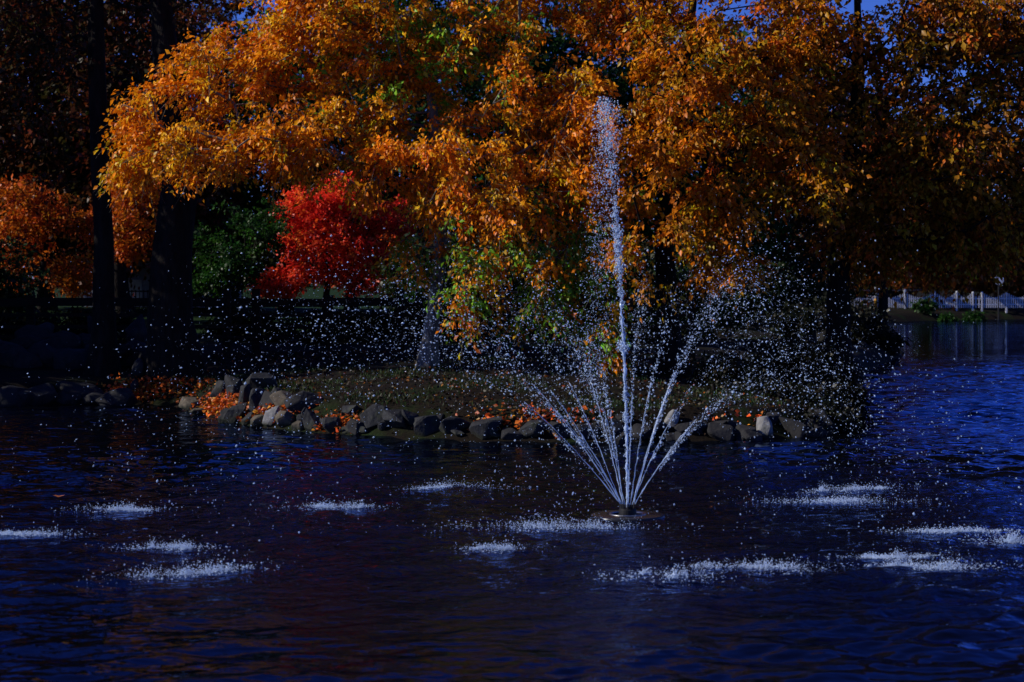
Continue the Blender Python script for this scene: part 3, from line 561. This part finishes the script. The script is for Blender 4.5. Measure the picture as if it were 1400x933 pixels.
# ------------------------------------------------------------------ fallen leaves, grass
def scatter_land(n, box, dmin, dmax, dens=None):
    x = rng.uniform(box[0], box[1], n); y = rng.uniform(box[2], box[3], n); d = sdist(x, y); k = (d > dmin) & (d < dmax)
    return x[k], y[k]
def litter(name, x, y, size, stops, w, lift=0.03):
    z = ground(x, y) + lift * rng.random(len(x)); a = rng.random(len(x)) * 6.283
    d = np.c_[np.cos(a), np.sin(a), rng.normal(size=len(x)) * 0.35]
    b = np.c_[x, y, z + 0.015]; return leaves_mesh(name, b, d, size * (0.6 + 0.8 * rng.random(len(x))), palette(len(x), stops, w, 0.35), M['litter'], True, 0.75)
x1, y1 = scatter_land(26000, (-10, 12, 36, 54), 0.15, 16)
pz = 0.5 + 0.5 * np.sin(0.9 * x1 + 1.7 * np.sin(0.8 * y1)) * np.cos(1.1 * y1 + 0.7 * x1); k = rng.random(len(x1)) < 0.25 + 0.75 * pz
fl = link('fallen_leaves', litter('fallen_leaves', x1[k], y1[k], 0.075, [(0.022, 0.012, 0.005), (0.014, 0.008, 0.004), (0.20, 0.04, 0.005), (0.18, 0.07, 0.008), (0.042, 0.03, 0.012)], [5, 6, 0.8, 0.7, 1.2])); tag(fl, 'brown and orange leaves strewn over the grass of the point', 'leaves', kind='stuff')
hx, hy = [], []
for px, py, sx, sy, m in [(300, 558, 20, 9, 900), (180, 543, 25, 5, 500), (330, 570, 16, 6, 300), (395, 563, 18, 6, 300), (425, 590, 14, 3, 120), (700, 578, 40, 6, 200), (745, 583, 12, 4, 70), (800, 577, 30, 5, 50), (360, 560, 14, 6, 260), (470, 586, 20, 4, 160), (985, 580, 6, 2, 18), (1040, 582, 6, 2, 18), (230, 530, 50, 8, 500)]:
    for q in range(m // 6):
        p = on_ground(px + rng.normal() * sx * 0.7, py + rng.normal() * sy * 0.7, 30, 60)
        if p[2] > 0.01: hx += list(p[0] + rng.normal(size=6) * 0.16); hy += list(p[1] + rng.normal(size=6) * 0.16)
hx = np.array(hx); hy = np.array(hy); kk = sdist(hx, hy) > 0.03
tag(link('leaf_drift', litter('leaf_drift', hx[kk], hy[kk], 0.10, [(0.52, 0.10, 0.010), (0.42, 0.06, 0.008), (0.5, 0.2, 0.02), (0.24, 0.06, 0.012)], [3, 2, 1.5, 1.5], 0.10)), 'fiery orange leaves drifted between the shore boulders', 'leaves', kind='stuff')
x2, y2 = scatter_land(60000, (-9, 9, 37, 50), 0.3, 9)
gp = np.sin(1.3 * x2 + 2.0) * np.sin(1.1 * y2 + 0.4 * x2) + rng.normal(size=len(x2)) * 0.35; k = gp > 0.25
x2, y2 = x2[k], y2[k]
gd = np.c_[rng.normal(size=(len(x2), 2)) * 0.45, np.ones(len(x2))]
gb = leaves_mesh('grass_tufts', np.c_[x2, y2, ground(x2, y2)], gd, 0.05 + 0.09 * rng.random(len(x2)), palette(len(x2), [(0.010, 0.035, 0.004), (0.018, 0.04, 0.006), (0.03, 0.024, 0.009)], [3, 2, 2], 0.3), M['litter'], False, 0.14)
tag(link('grass', gb), 'patchy short grass growing on the point', 'grass', kind='stuff')

# dark undergrowth behind the fence
UNDER = [(-20, 66), (285, 88), (590, 69), (630, 63), (690, 66), (745, 64), (800, 67), (850, 63), (905, 66), (955, 70), (1010, 82), (1065, 90), (1110, 100), (1150, 112)]
for i, (px, D) in enumerate(UNDER):
    c = at(px, 385, D); z0 = gz(c[0], c[1]); hh = 3.2 + rng.random() * 1.2; r = 1.7 + 0.5 * rng.random() + (D - 64) * 0.02
    make_tree('understory_shrub', 'tall dark green shrub growing in the shade behind the rail fence', [(c[0], c[1], z0), (c[0] + 0.1, c[1], z0 + hh * 0.5), (c[0], c[1], z0 + hh * 0.8)], [0.08, 0.06, 0.03],
              [(np.array([c[0], c[1], z0 + hh * 0.55]), (r, 1.3, hh * 0.42), 1), (np.array([c[0], c[1], z0 + hh * 0.25]), (r, 1.3, hh * 0.25), 1)], 200, [(0.012, 0.026, 0.006), (0.02, 0.04, 0.009), (0.03, 0.025, 0.008)], [2, 1, 1], 0.17, (4, 6), 0.45, False, cat='shrub', group='undergrowth behind the rail fence', fork=0.1)
for i, px in enumerate(range(-40, 640, 52)):  # near black growth added to darken the lawn strip behind the fence
    c = at(px + rng.normal() * 10, 440, 58.5 + rng.random() * 3); z0 = gz(c[0], c[1])
    if 215 < px < 300: continue
    make_tree('low_shrub', 'low black leaved growth added to darken the lawn behind the rail fence', [(c[0], c[1], z0), (c[0], c[1], z0 + 0.6)], [0.04, 0.02], [(np.array([c[0], c[1], z0 + 0.5]), (0.85, 0.5, 0.5), 1)], 55, [(0.009, 0.014, 0.005), (0.02, 0.016, 0.006)], [2, 1], 0.12, (5, 7), 0.35, False, cat='shrub', group='dark growth added along the rail fence', fork=0.1)
for i, (px, py, rx, ry, D) in enumerate([(1090, 440, 40, 24, 73), (1140, 430, 40, 22, 74), (1180, 440, 36, 24, 76), (1205, 468, 26, 16, 77)]):  # shade over the spit is painted into these near black leaves
    c = at(px, py, D); sc = D / FPX; z0 = gz(c[0], c[1])
    make_tree('low_shrub', 'shrub sprawling over the great boulders on the spit, leaves coloured black for shade', [(c[0], c[1], z0), (c[0], c[1], max(z0 + 0.3, c[2]))], [0.05, 0.02], [(c, (rx * sc, 1.0, ry * sc), 1)], 70, [(0.010, 0.014, 0.007), (0.016, 0.016, 0.009)], [1, 1], 0.13, (5, 8), 0.4, False, cat='shrub', group='shrubs on the spit', fork=0.1)

# far wooded rise that closes the horizon
n = 52000; ang = rng.uniform(-0.62, 0.62, n); rad_ = rng.uniform(225, 300, n); hx_ = rad_ * np.sin(ang); hy_ = rad_ * np.cos(ang)
cr = 8.5 + 2.0 * np.sin(ang * 41) + 1.6 * np.sin(ang * 97 + 1) + 1.2 * np.sin(ang * 173 + 2) - 2.5 * sst((ang - 0.12) / 0.2); hz_ = ground(hx_, hy_) + cr * rng.random(n) ** 0.8
wo = leaves_mesh('distant_woods', np.c_[hx_, hy_, hz_], rng.normal(size=(n, 3)) + np.array([0, 0, -0.4]), rng.uniform(0.7, 1.5, n), palette(n, [(0.05, 0.02, 0.006), (0.03, 0.025, 0.007), (0.02, 0.03, 0.007)], [2, 2, 2], 0.3), M['leaf'], False, 0.8)
tag(link('distant_woods', wo), 'distant dark autumn woods closing the horizon', 'woods', kind='stuff')

# ------------------------------------------------------------------ dark wooden rail fence
fr = empty('rail_fence', at(300, 462, 55)); tag(fr, 'dark weathered post and rail fence running behind the bank', 'fence')
DF = 55.0; sF = DF / FPX; f0 = np.array(fr.location)
post_px = [-60, 42, 145, 252, 310, 350, 450, 548, 650, 750, 850, 945]
top_z = CAM_Z - (408 - 385) * sF
for px in post_px:
    p = at(px, 430, DF); z0 = gz(p[0], p[1]); zt = top_z + (0.24 if px in (252, 310, 350, 548) else 0.05)
    m = MB(); m.box((p[0] - f0[0], p[1] - f0[1], (z0 - 0.2 + zt) / 2 - f0[2]), (0.24, 0.2, zt - z0 + 0.2)); m.box((p[0] - f0[0], p[1] - f0[1], zt + 0.02 - f0[2]), (0.27, 0.23, 0.04)); m.build('post', M['fence_wood'], fr)
for a, b in zip(post_px[:-1], post_px[1:]):
    pa, pb_ = at(a, 430, DF), at(b, 430, DF)
    for py, th in ((413.5, 0.25), (431, 0.10), (447, 0.12), (461, 0.10)):
        z = CAM_Z - (py - 385) * sF + rng.normal() * 0.008
        m = MB(); m.box(((pa[0] + pb_[0]) / 2 - f0[0], DF - 0.13 - f0[1], z - f0[2]), (pb_[0] - pa[0] - 0.012, 0.055, th)); m.build('rail', M['fence_wood'], fr)

# ------------------------------------------------------------------ pale house behind the trunks
hp = at(190, 400, 97); hz = gz(hp[0], hp[1]); hs_ = empty('house', (hp[0], hp[1], hz)); tag(hs_, 'pale grey blue house glimpsed between the black trunks', 'house')
M['siding'] = flat_mat('grey_blue_siding', (0.38, 0.39, 0.48), 0.8); M['trim'] = flat_mat('pale_trim', (0.78, 0.78, 0.76), 0.7); M['roofing'] = flat_mat('dark_shingle', (0.03, 0.03, 0.035), 0.9); M['pane'] = flat_mat('dark_glass', (0.01, 0.012, 0.015), 0.08)
m = MB(); m.box((0.8, 3, 1.5), (7.5, 6, 3.0)); m.build('wall', M['siding'], hs_)
m = MB(); m.add([(-3.3, -0.4, 3), (4.9, -0.4, 3), (4.9, 6.4, 3), (-3.3, 6.4, 3), (-3.3, 3, 5.2), (4.9, 3, 5.2)], [(0, 1, 5, 4), (2, 3, 4, 5), (0, 4, 3), (1, 2, 5), (3, 2, 1, 0)]); m.build('roof', M['roofing'], hs_)
m = MB(); m.box((-0.35, -0.06, 0.75), (1.0, 0.1, 1.45)); m.build('door', M['trim'], hs_)
for wx in (2.0, 3.6):
    m = MB(); m.box((wx, -0.03, 1.6), (0.9, 0.08, 1.2)); w_ = m.build('window', M['trim'], hs_)
    m = MB(); m.box((wx, -0.075, 1.6), (0.74, 0.03, 1.04)); m.build('pane', M['pane'], w_)
# short black railing before the house
rp = at(188, 395, 92); rz0 = gz(rp[0], rp[1]); rl = empty('railing', (rp[0], rp[1], rz0)); tag(rl, 'short black railing on the lawn in front of the pale house', 'railing')
for zz in (0.15, 0.95):
    m = MB(); m.box((0, 0, zz), (3.0, 0.05, 0.07)); m.build('rail', M['black_metal'], rl)
bmn = MB(); bmn.box((0, 0, 0.5), (0.05, 0.04, 1.0)); bme = bmn.mesh('baluster', M['black_metal'])
for k in range(16): link('baluster', bme, rl, (-1.5 + 0.2 * k, 0.046, 0.02))

# ------------------------------------------------------------------ white scalloped picket fence over the far water
pf0 = at(1250, 424, 155); pfz = gz(pf0[0], pf0[1]); pf = empty('picket_fence', (pf0[0], pf0[1], pfz)); tag(pf, 'white scalloped picket fence along the far bank', 'fence')
pk = MB(); pk.add([(-.045, -.012, 0), (.045, -.012, 0), (.045, .012, 0), (-.045, .012, 0), (-.045, -.012, .93), (.045, -.012, .93), (.045, .012, .93), (-.045, .012, .93), (0, -.012, 1), (0, .012, 1)],
       [(3, 2, 1, 0), (0, 1, 5, 8, 4), (2, 3, 7, 9, 6), (1, 2, 6, 9, 8, 5), (3, 0, 4, 8, 9, 7)]); pkm = pk.mesh('picket', M['white_paint'])
sP = 155 / FPX; PH = 1.25
posts = [1060, 1108, 1156, 1197, 1237, 1278, 1308, 1330, 1342.5, 1376, 1410]
for px in posts:
    q = at(px, 424, 155); zg = gz(q[0], q[1]) - pfz; m = MB(); m.box((q[0] - pf0[0], 0.02, zg + 0.72), (0.13, 0.13, 1.5)); m.box((q[0] - pf0[0], 0.02, zg + 1.5), (0.19, 0.19, 0.05)); m.lathe([(0.0, 0.16), (0.09, 0.1), (0.1, 0.03), (0.05, 0.0)], 8, (q[0] - pf0[0], 0.02, zg + 1.53)); m.build('post', M['white_paint'], pf)
for a, b in zip(posts[:-1], posts[1:]):
    xa, xb = at(a, 424, 155)[0], at(b, 424, 155)[0]; n = int((xb - xa - 0.25) / 0.175)
    for zz in (0.35, 0.85):
        m = MB(); m.box(((xa + xb) / 2 - pf0[0], 0.04, zz), (xb - xa - 0.21, 0.05, 0.09)); m.build('rail', M['white_paint'], pf)
    for k in range(n):
        t = (k + 0.5) / n; o = link('picket', pkm, pf, (xa + 0.12 + (xb - xa - 0.24) * t - pf0[0], 0, 0.06)); o.scale = (1, 1, PH * (1.05 - 0.32 * math.sin(math.pi * t)))
# round sign and its post
sp_ = at(1365, 430, 152); sz = gz(sp_[0], sp_[1]); sg = empty('round_sign', (sp_[0], sp_[1], sz)); tag(sg, 'pale round sign on a thin post near the end of the white fence', 'sign')
zc = CAM_Z - (383 - 385) * 152 / FPX - sz
m = MB(); m.tube([(0, 0, -0.2), (0, 0, zc)], 0.06, 8); m.build('post', M['black_metal'], sg)
m = MB(); k = 24; v = [(0.4 * math.cos(6.2832 * j / k), y, zc + 0.4 * math.sin(6.2832 * j / k)) for y in (-0.09, -0.07) for j in range(k)]
m.add(v, [tuple(range(k)), tuple(range(2 * k - 1, k - 1, -1))] + [(j, k + j, k + (j + 1) % k, (j + 1) % k) for j in range(k)]); m.build('disc', M['white_paint'], sg)
# low dark shelter with a pale eave behind the fence
bp_ = at(1205, 400, 166); bz = gz(bp_[0], bp_[1]); sh_ = empty('shelter', (bp_[0], bp_[1], bz)); tag(sh_, 'low dark shelter with a thin pale eave behind the white fence', 'shelter')
ev = CAM_Z - (397 - 385) * 166 / FPX - bz
m = MB(); m.box((0, 2.5, ev / 2), (6.6, 4, ev - 0.1)); m.build('wall', M['fence_wood'], sh_)
m = MB(); m.box((0, 2.5, ev + 0.1), (7.4, 5.2, 0.1)); m.build('roof', M['roofing'], sh_)
m = MB(); m.box((0, -0.13, ev), (7.4, 0.06, 0.12)); m.build('eave', M['white_paint'], sh_)
# stakes, hydrant-like yellow post, small bushes on the far bank
for (x0, y0, x1_, y1_) in ((1233, 407, 1241, 428), (1258, 409, 1250, 429)):
    a, b = at(x1_, y1_, 154), at(x0, y0, 154); a[2] = gz(a[0], a[1]) - 0.1; base = a.copy(); m = MB(); m.tube([(0, 0, 0), (b - a) * 0.5, b - a], [0.06, 0.05, 0.045], 7); m.tube([(b - a) * 0.55, (b - a) * 0.55 + np.array([0.25 * (1 if x0 > x1_ else -1), 0, 0.25])], [0.03, 0.02], 5)
    tag(m.build('leaning_stake', M['fence_wood'], None, False, base), 'dark leaning stake before the white fence', 'stake', 'stakes on the far bank')
yp = at(1197, 424, 150); yz = gz(yp[0], yp[1]); M['yellow'] = flat_mat('yellow_paint', (0.45, 0.22, 0.02), 0.5); yo = empty('marker_post', (yp[0], yp[1], yz)); tag(yo, 'short yellow marker post in front of the white fence', 'post')
m = MB(); m.lathe([(0.0, -0.1), (0.13, -0.1), (0.12, 0.75), (0.15, 0.77), (0.15, 0.85), (0.08, 0.98), (0, 1.0)], 14); m.build('shaft', M['yellow'], yo, True); m = MB(); m.lathe([(0.155, 0.5), (0.155, 0.6)], 14); m.build('band', M['black_metal'], yo)
for (px, r, D) in ((1266, 0.9, 150), (1332, 0.85, 151), (1295, 0.6, 149)):
    c = at(px, 424, D); z0 = gz(c[0], c[1])
    make_tree('low_shrub', 'small leafy bush at the foot of the white fence', [(c[0], c[1], z0), (c[0], c[1], z0 + r)], [0.04, 0.02], [(np.array([c[0], c[1], z0 + r * 0.7]), (r, 0.5, r * 0.6), 1)], 60, DGREEN, [1, 1, 1], 0.2, (4, 6), 0.35, False, cat='bush', group='bushes at the white fence', fork=0.1)
# paved path behind the point
pv = on_ground(990, 432, 50, 120)
M['paving'] = rough_mat('pinkish_paving', [(0.3, (0.09, 0.065, 0.06)), (0.7, (0.2, 0.15, 0.14))], 3, 0.9, 0.2)
px0, px1 = at(930, 432, pv[1])[0], at(1030, 432, pv[1])[0]; gx = np.linspace(px0, px1, 20); gy = np.linspace(pv[1] - 1.2, pv[1] + 1.2, 5); QX, QY = np.meshgrid(gx, gy); QZ = ground(QX.ravel(), QY.ravel()) + 0.03
ii = np.arange(QX.size).reshape(QX.shape); qf = np.stack([ii[:-1, :-1], ii[:-1, 1:], ii[1:, 1:], ii[1:, :-1]], -1).reshape(-1, 4)
tag(link('path', mesh_from('path', np.c_[QX.ravel(), QY.ravel(), QZ], qf, M['paving'], True)), kind='structure')

# ------------------------------------------------------------------ the fountain
def drop_mat():
    m, n, out = new_mat('water_drops')
    g = node(n, 'ShaderNodeBsdfGlass', i_Roughness=0.05, i_IOR=1.33); d = node(n, 'ShaderNodeBsdfDiffuse'); d.inputs[0].default_value = (0.66, 0.80, 1.0, 1)  # pale blue stands in for sky light refracted by the drops
    t = node(n, 'ShaderNodeBsdfTranslucent'); t.inputs[0].default_value = (0.66, 0.80, 1.0, 1); gl = node(n, 'ShaderNodeBsdfGlossy', i_Roughness=0.25)
    a = node(n, 'ShaderNodeMixShader', i_0=0.5); n.links.new(d.outputs[0], a.inputs[1]); n.links.new(t.outputs[0], a.inputs[2])
    b = node(n, 'ShaderNodeMixShader', i_0=0.15); n.links.new(a.outputs[0], b.inputs[1]); n.links.new(gl.outputs[0], b.inputs[2])
    n.links.new(b.outputs[0], out.inputs[0]); return m
M['drop'] = drop_mat()
OCT = np.array([(1, 0, 0), (-1, 0, 0), (0, 1, 0), (0, -1, 0), (0, 0, 1), (0, 0, -1)], float)
OF = np.array([(0, 2, 4), (2, 1, 4), (1, 3, 4), (3, 0, 4), (2, 0, 5), (1, 2, 5), (3, 1, 5), (0, 3, 5)])
def drops_mesh(name, P, r, vel=None, stretch=1.0):
    n = len(P); v = OCT[None] * r[:, None, None] * np.exp(rng.normal(size=(n, 1, 3)) * 0.25)
    if vel is not None:
        d = unit(vel); al = np.einsum('nkc,nc->nk', v, d); v = v + (stretch - 1) * al[..., None] * d[:, None]
    v = v + P[:, None]; f = (np.arange(n)[:, None, None] * 6 + OF[None]).reshape(-1, 3)
    return mesh_from(name, v.reshape(-1, 3), f, M['drop'], True)
FB = np.array([FOUNT[0], FOUNT[1], 0.0])
ft = empty('floating_fountain', tuple(FB)); tag(ft, 'floating pond fountain throwing a tall plume and a fan of jets', 'fountain')
m = MB(); m.lathe([(0.24, 0.01), (0.24, 0.03), (0.30, 0.034), (0.48, 0.028), (0.505, 0.018), (0.51, 0.0), (0.49, -0.06), (0.24, -0.06)], 48); m.build('float_disc', M['float'], ft, True)
m = MB(); m.lathe([(0.22, 0.025), (0.235, 0.042), (0.25, 0.042), (0.255, 0.025)], 40); m.build('rim_ring', M['steel'], ft, True)
m = MB(); m.lathe([(0.0, 0.11), (0.10, 0.11), (0.12, 0.09), (0.125, -0.1), (0.0, -0.1)], 24); nh = m.build('nozzle_head', M['black_metal'], ft)
SPL = [(35, 731, 42, 7), (165, 697, 46, 8), (225, 750, 42, 8), (245, 785, 62, 12), (460, 694, 40, 9), (622, 668, 44, 7), (755, 722, 95, 12), (680, 751, 32, 7), (898, 789, 48, 13), (1052, 777, 46, 13), (1280, 776, 62, 10), (1392, 741, 40, 12), (1140, 686, 70, 8), (1160, 670, 50, 8), (1300, 727, 60, 6), (1215, 762, 40, 6)]
G = 9.81; org = FB + np.array([0, 0, 0.12])
def ballistic(land, apex):
    vz = math.sqrt(2 * G * (apex - org[2])); T = vz / G + math.sqrt(2 * apex / G); vh = (land[:2] - org[:2]) / T; return np.array([vh[0], vh[1], vz]), T
APEX = [2.6, 3.0, 2.9, 2.4, 3.0, 3.0, 2.3, 2.4, 2.9, 3.1, 2.5, 2.2, 3.0, 3.2, 1.9, 3.2]
mist_p, mist_r = [], []
for i, ((sx, sy, sw, shh), ap) in enumerate(zip(SPL, APEX)):
    land = on_water(sx, sy); v0, T = ballistic(land, ap)
    a = math.atan2(v0[1], v0[0]); off = np.array([math.cos(a), math.sin(a), 0]) * 0.085
    m = MB(); m.tube([off + (0, 0, 0.08), off * 1.25 + np.array([0, 0, 0.17])], [0.016, 0.011], 8); m.build('nozzle', M['black_metal'], nh)
    # unbroken rope of water that breaks up into drops
    t = np.linspace(0, 0.17 * T, 26); rope = (org - FB) + off * 1.2 + np.array([0, 0, 0.05]) + v0[None] * t[:, None] - np.array([0, 0, G / 2]) * (t ** 2)[:, None]
    rr_ = np.linspace(0.0055, 0.003, 26) * np.exp(rng.normal(size=26) * 0.3); m = MB(); m.tube(rope + rng.normal(size=rope.shape) * 0.003, rr_, 5)
    jet = m.build('water_jet', M['drop'], ft, True)
    n = 1050; u = rng.beta(0.85, 1.0, n) * 0.99; tt = 0.08 * T + u * 0.92 * T
    gust = rng.normal(size=60); lump = np.interp(u, np.linspace(0, 1, 60), gust)
    spread = 0.010 + 0.20 * u ** 1.4
    sv = v0[None] * (1 + rng.normal(size=(n, 3)) * (0.006 + 0.13 * u[:, None]))
    P = (org - FB) + off * 1.2 + sv * tt[:, None] - np.array([0, 0, G / 2]) * (tt ** 2)[:, None] + rng.normal(size=(n, 3)) * spread[:, None] * (0.5 + 0.5 * np.abs(lump[:, None]))
    vel = sv - np.array([0, 0, G]) * tt[:, None]; ok = P[:, 2] > 0.02
    rad = 0.0023 + 0.009 * rng.random(n) ** 5 + 0.002 * (lump > 0.8); rad *= (1 - 0.15 * u)
    dr = link('jet_drops', drops_mesh('jet_drops', P[ok], rad[ok], vel[ok], 1.5), jet); dr['kind'] = 'stuff'
# central plume
n = 6500; hh = 5.6; zt = rng.beta(1.0, 0.85, n) * hh; dirx = -0.05
wd_ = 0.014 + 0.024 * zt / hh; lump = np.interp(zt, np.linspace(0, hh, 70), rng.normal(size=70)); wdx = wd_ * (0.4 + 0.9 * np.abs(lump)); wdx = np.where(zt > 4.3, wdx * (1.6 + 1.2 * (zt - 4.3)), wdx)
zz = zt * (1 - 0.04 * rng.random(n)); lean = -0.30 * (zt / hh) ** 1.8
P1 = np.c_[lean + rng.normal(size=n) * wdx, rng.normal(size=n) * wdx * 1.1, zz + 0.12]
kp = rng.random(n) < np.clip(0.55 + 0.4 * lump + 0.5 * (zt > 4.5), 0.12, 1); P1 = P1[kp]; lump = lump[kp]; n = len(P1)
r1 = 0.0028 + 0.009 * rng.random(n) ** 3 + 0.002 * (lump > 0.7)
n2 = 2600; z2 = hh * rng.beta(1.6, 1.1, n2); fall = (1 - z2 / hh); x2_ = -0.32 - 0.18 * fall + rng.normal(size=n2) * (0.07 + 0.14 * fall); P2 = np.c_[x2_, rng.normal(size=n2) * (0.08 + 0.16 * fall), z2 + 0.05]; r2 = 0.003 + 0.0045 * rng.random(n2) ** 2
m = MB(); zs = np.linspace(0.12, 2.9, 60); m.tube(np.c_[-0.30 * (zs / hh) ** 1.8 + rng.normal(size=60) * 0.006, rng.normal(size=60) * 0.006, zs], 0.014 * np.exp(rng.normal(size=60) * 0.35), 6)
cj = m.build('central_jet', M['drop'], ft, True)
pd = link('plume_drops', drops_mesh('plume_drops', np.r_[P1, P2], np.r_[r1, r2], np.tile([[0, 0, 1.0]], (n + n2, 1)), 1.4), cj); pd['kind'] = 'stuff'
# loose drops drifting round the whole spray
n = 9000; P = []
for i, ((sx, sy, sw, shh), ap) in enumerate(zip(SPL, APEX)):
    land = on_water(sx, sy); v0, T = ballistic(land, ap); k = 310; tt = T * (0.35 + 0.65 * rng.random(k)); sv = v0[None] * (1 + rng.normal(size=(k, 3)) * np.array([0.17, 0.17, 0.06]))
    P.append((org - FB) + sv * tt[:, None] - np.array([0, 0, G / 2]) * (tt ** 2)[:, None] + rng.normal(size=(k, 3)) * 0.15)
P = np.concatenate(P); P = P[P[:, 2] > 0.03]
md = link('spray_drops', drops_mesh('spray_drops', P, 0.0016 + 0.009 * rng.random(len(P)) ** 5), ft); md['kind'] = 'stuff'
# where the jets come down
SLAB = ['low splash at the far end of the left spray', 'long low splash beside the low splash on the left', 'small splash between two longer ones on the left', 'largest slanting splash under the left spray', 'splash halfway between the rock pile and the left spray', 'thin misty splash off the middle of the rocky shore', 'wide hazy splash right in front of the fountain float', 'small splash below the wide hazy one', 'round splash in open water in front of the fountain', 'tall splash beside the round one under the right spray', 'long splash under the right spray', 'last splash at the right edge of the spray', 'wide misty double splash off the shaded shore', 'upper slanting streak of the misty splash off the shaded shore', 'faint mist of drops hitting the water under the right spray', 'faint small splash just beyond the long one under the right spray']
for i, (sx, sy, sw, shh) in enumerate(SPL):
    c = on_water(sx, sy); s = c[1] / FPX; rx = sw * s; ryd = min(rx * 0.55, shh * s * 1.9)
    root = empty('water_splash', tuple(c)); tag(root, SLAB[i], 'splash', 'splashes where the jets land')
    slant = 0.5 if i in (3, 13) else 0.0
    nb = 4 + int(sw / 12); bx = rng.normal(size=nb) * rx * 0.55; by = rng.normal(size=nb) * ryd * 0.5; bw = rng.uniform(0.03, 0.30, nb) * rx; bh = rng.uniform(0.3, 1.5, nb); bp_w = rng.random(nb) ** 1.5 + 0.1; bp_w /= bp_w.sum()
    # thrown spikes
    k = 46; m = MB()
    for q in range(k):
        b_ = rng.choice(nb, p=bp_w); x = bx[b_] + rng.normal() * bw[b_]; y = by[b_] + rng.normal() * bw[b_] * 0.6 + slant * x; h = abs(rng.normal()) * shh * s * 0.40 * bh[b_] + 0.01; dx, dy = rng.normal(size=2) * 0.35 * h
        m.tube([(x, y, -0.01), (x + dx * 0.5, y + dy * 0.5, h * 0.55), (x + dx, y + dy, h)], [0.006, 0.004, 0.0025], 4)
    sp1 = m.build('thrown_water', M['drop'], root, True); sp1['kind'] = 'stuff'
    k = int(800 + sw * 13); b_ = rng.choice(nb, k, p=bp_w); x = bx[b_] + rng.normal(size=k) * bw[b_] * 1.1; y = by[b_] + rng.normal(size=k) * bw[b_] * 0.8 + slant * x; z = rng.exponential(1, k) * shh * s * 0.30 * bh[b_]; far_ = rng.random(k) < 0.22; x = np.where(far_, rng.normal(size=k) * rx * 0.9, x); y = np.where(far_, rng.normal(size=k) * ryd * 1.1 + slant * x, y); P = np.c_[x, y, z + 0.004]
    sp2 = link('splash_drops', drops_mesh('splash_drops', P, 0.0028 + 0.0065 * rng.random(k) ** 3), root); sp2['kind'] = 'stuff'
    k = 260; x = rng.normal(size=k) * rx * 0.85; y = rng.normal(size=k) * ryd * 1.0 + slant * x; v = []
    P = np.c_[x, y, np.full(k, 0.004)]; fo = link('foam', drops_mesh('foam', P, 0.006 + 0.012 * rng.random(k) ** 2, np.tile([[0, 0, 1.0]], (k, 1)), 0.25), root); fo['kind'] = 'stuff'
# a fallen leaf afloat
lf = on_water(81, 680); M['leaf_orange'] = flat_mat('orange_leaf', (0.5, 0.14, 0.01), 0.6)
m = MB(); ol = [(0, -.09), (.03, -.05), (.09, -.04), (.06, .0), (.08, .05), (.03, .05), (0, .11), (-.03, .05), (-.08, .05), (-.06, 0), (-.09, -.04), (-.03, -.05)]; v = [(x, y, 0.012 + 0.25 * abs(x)) for x, y in ol] + [(0, 0, 0.008)]
m.add(v, [(j, (j + 1) % 12, 12) for j in range(12)]); tag(m.build('floating_leaf', M['leaf_orange'], None, False, tuple(lf)), 'single orange leaf floating on the dark water', 'leaf')
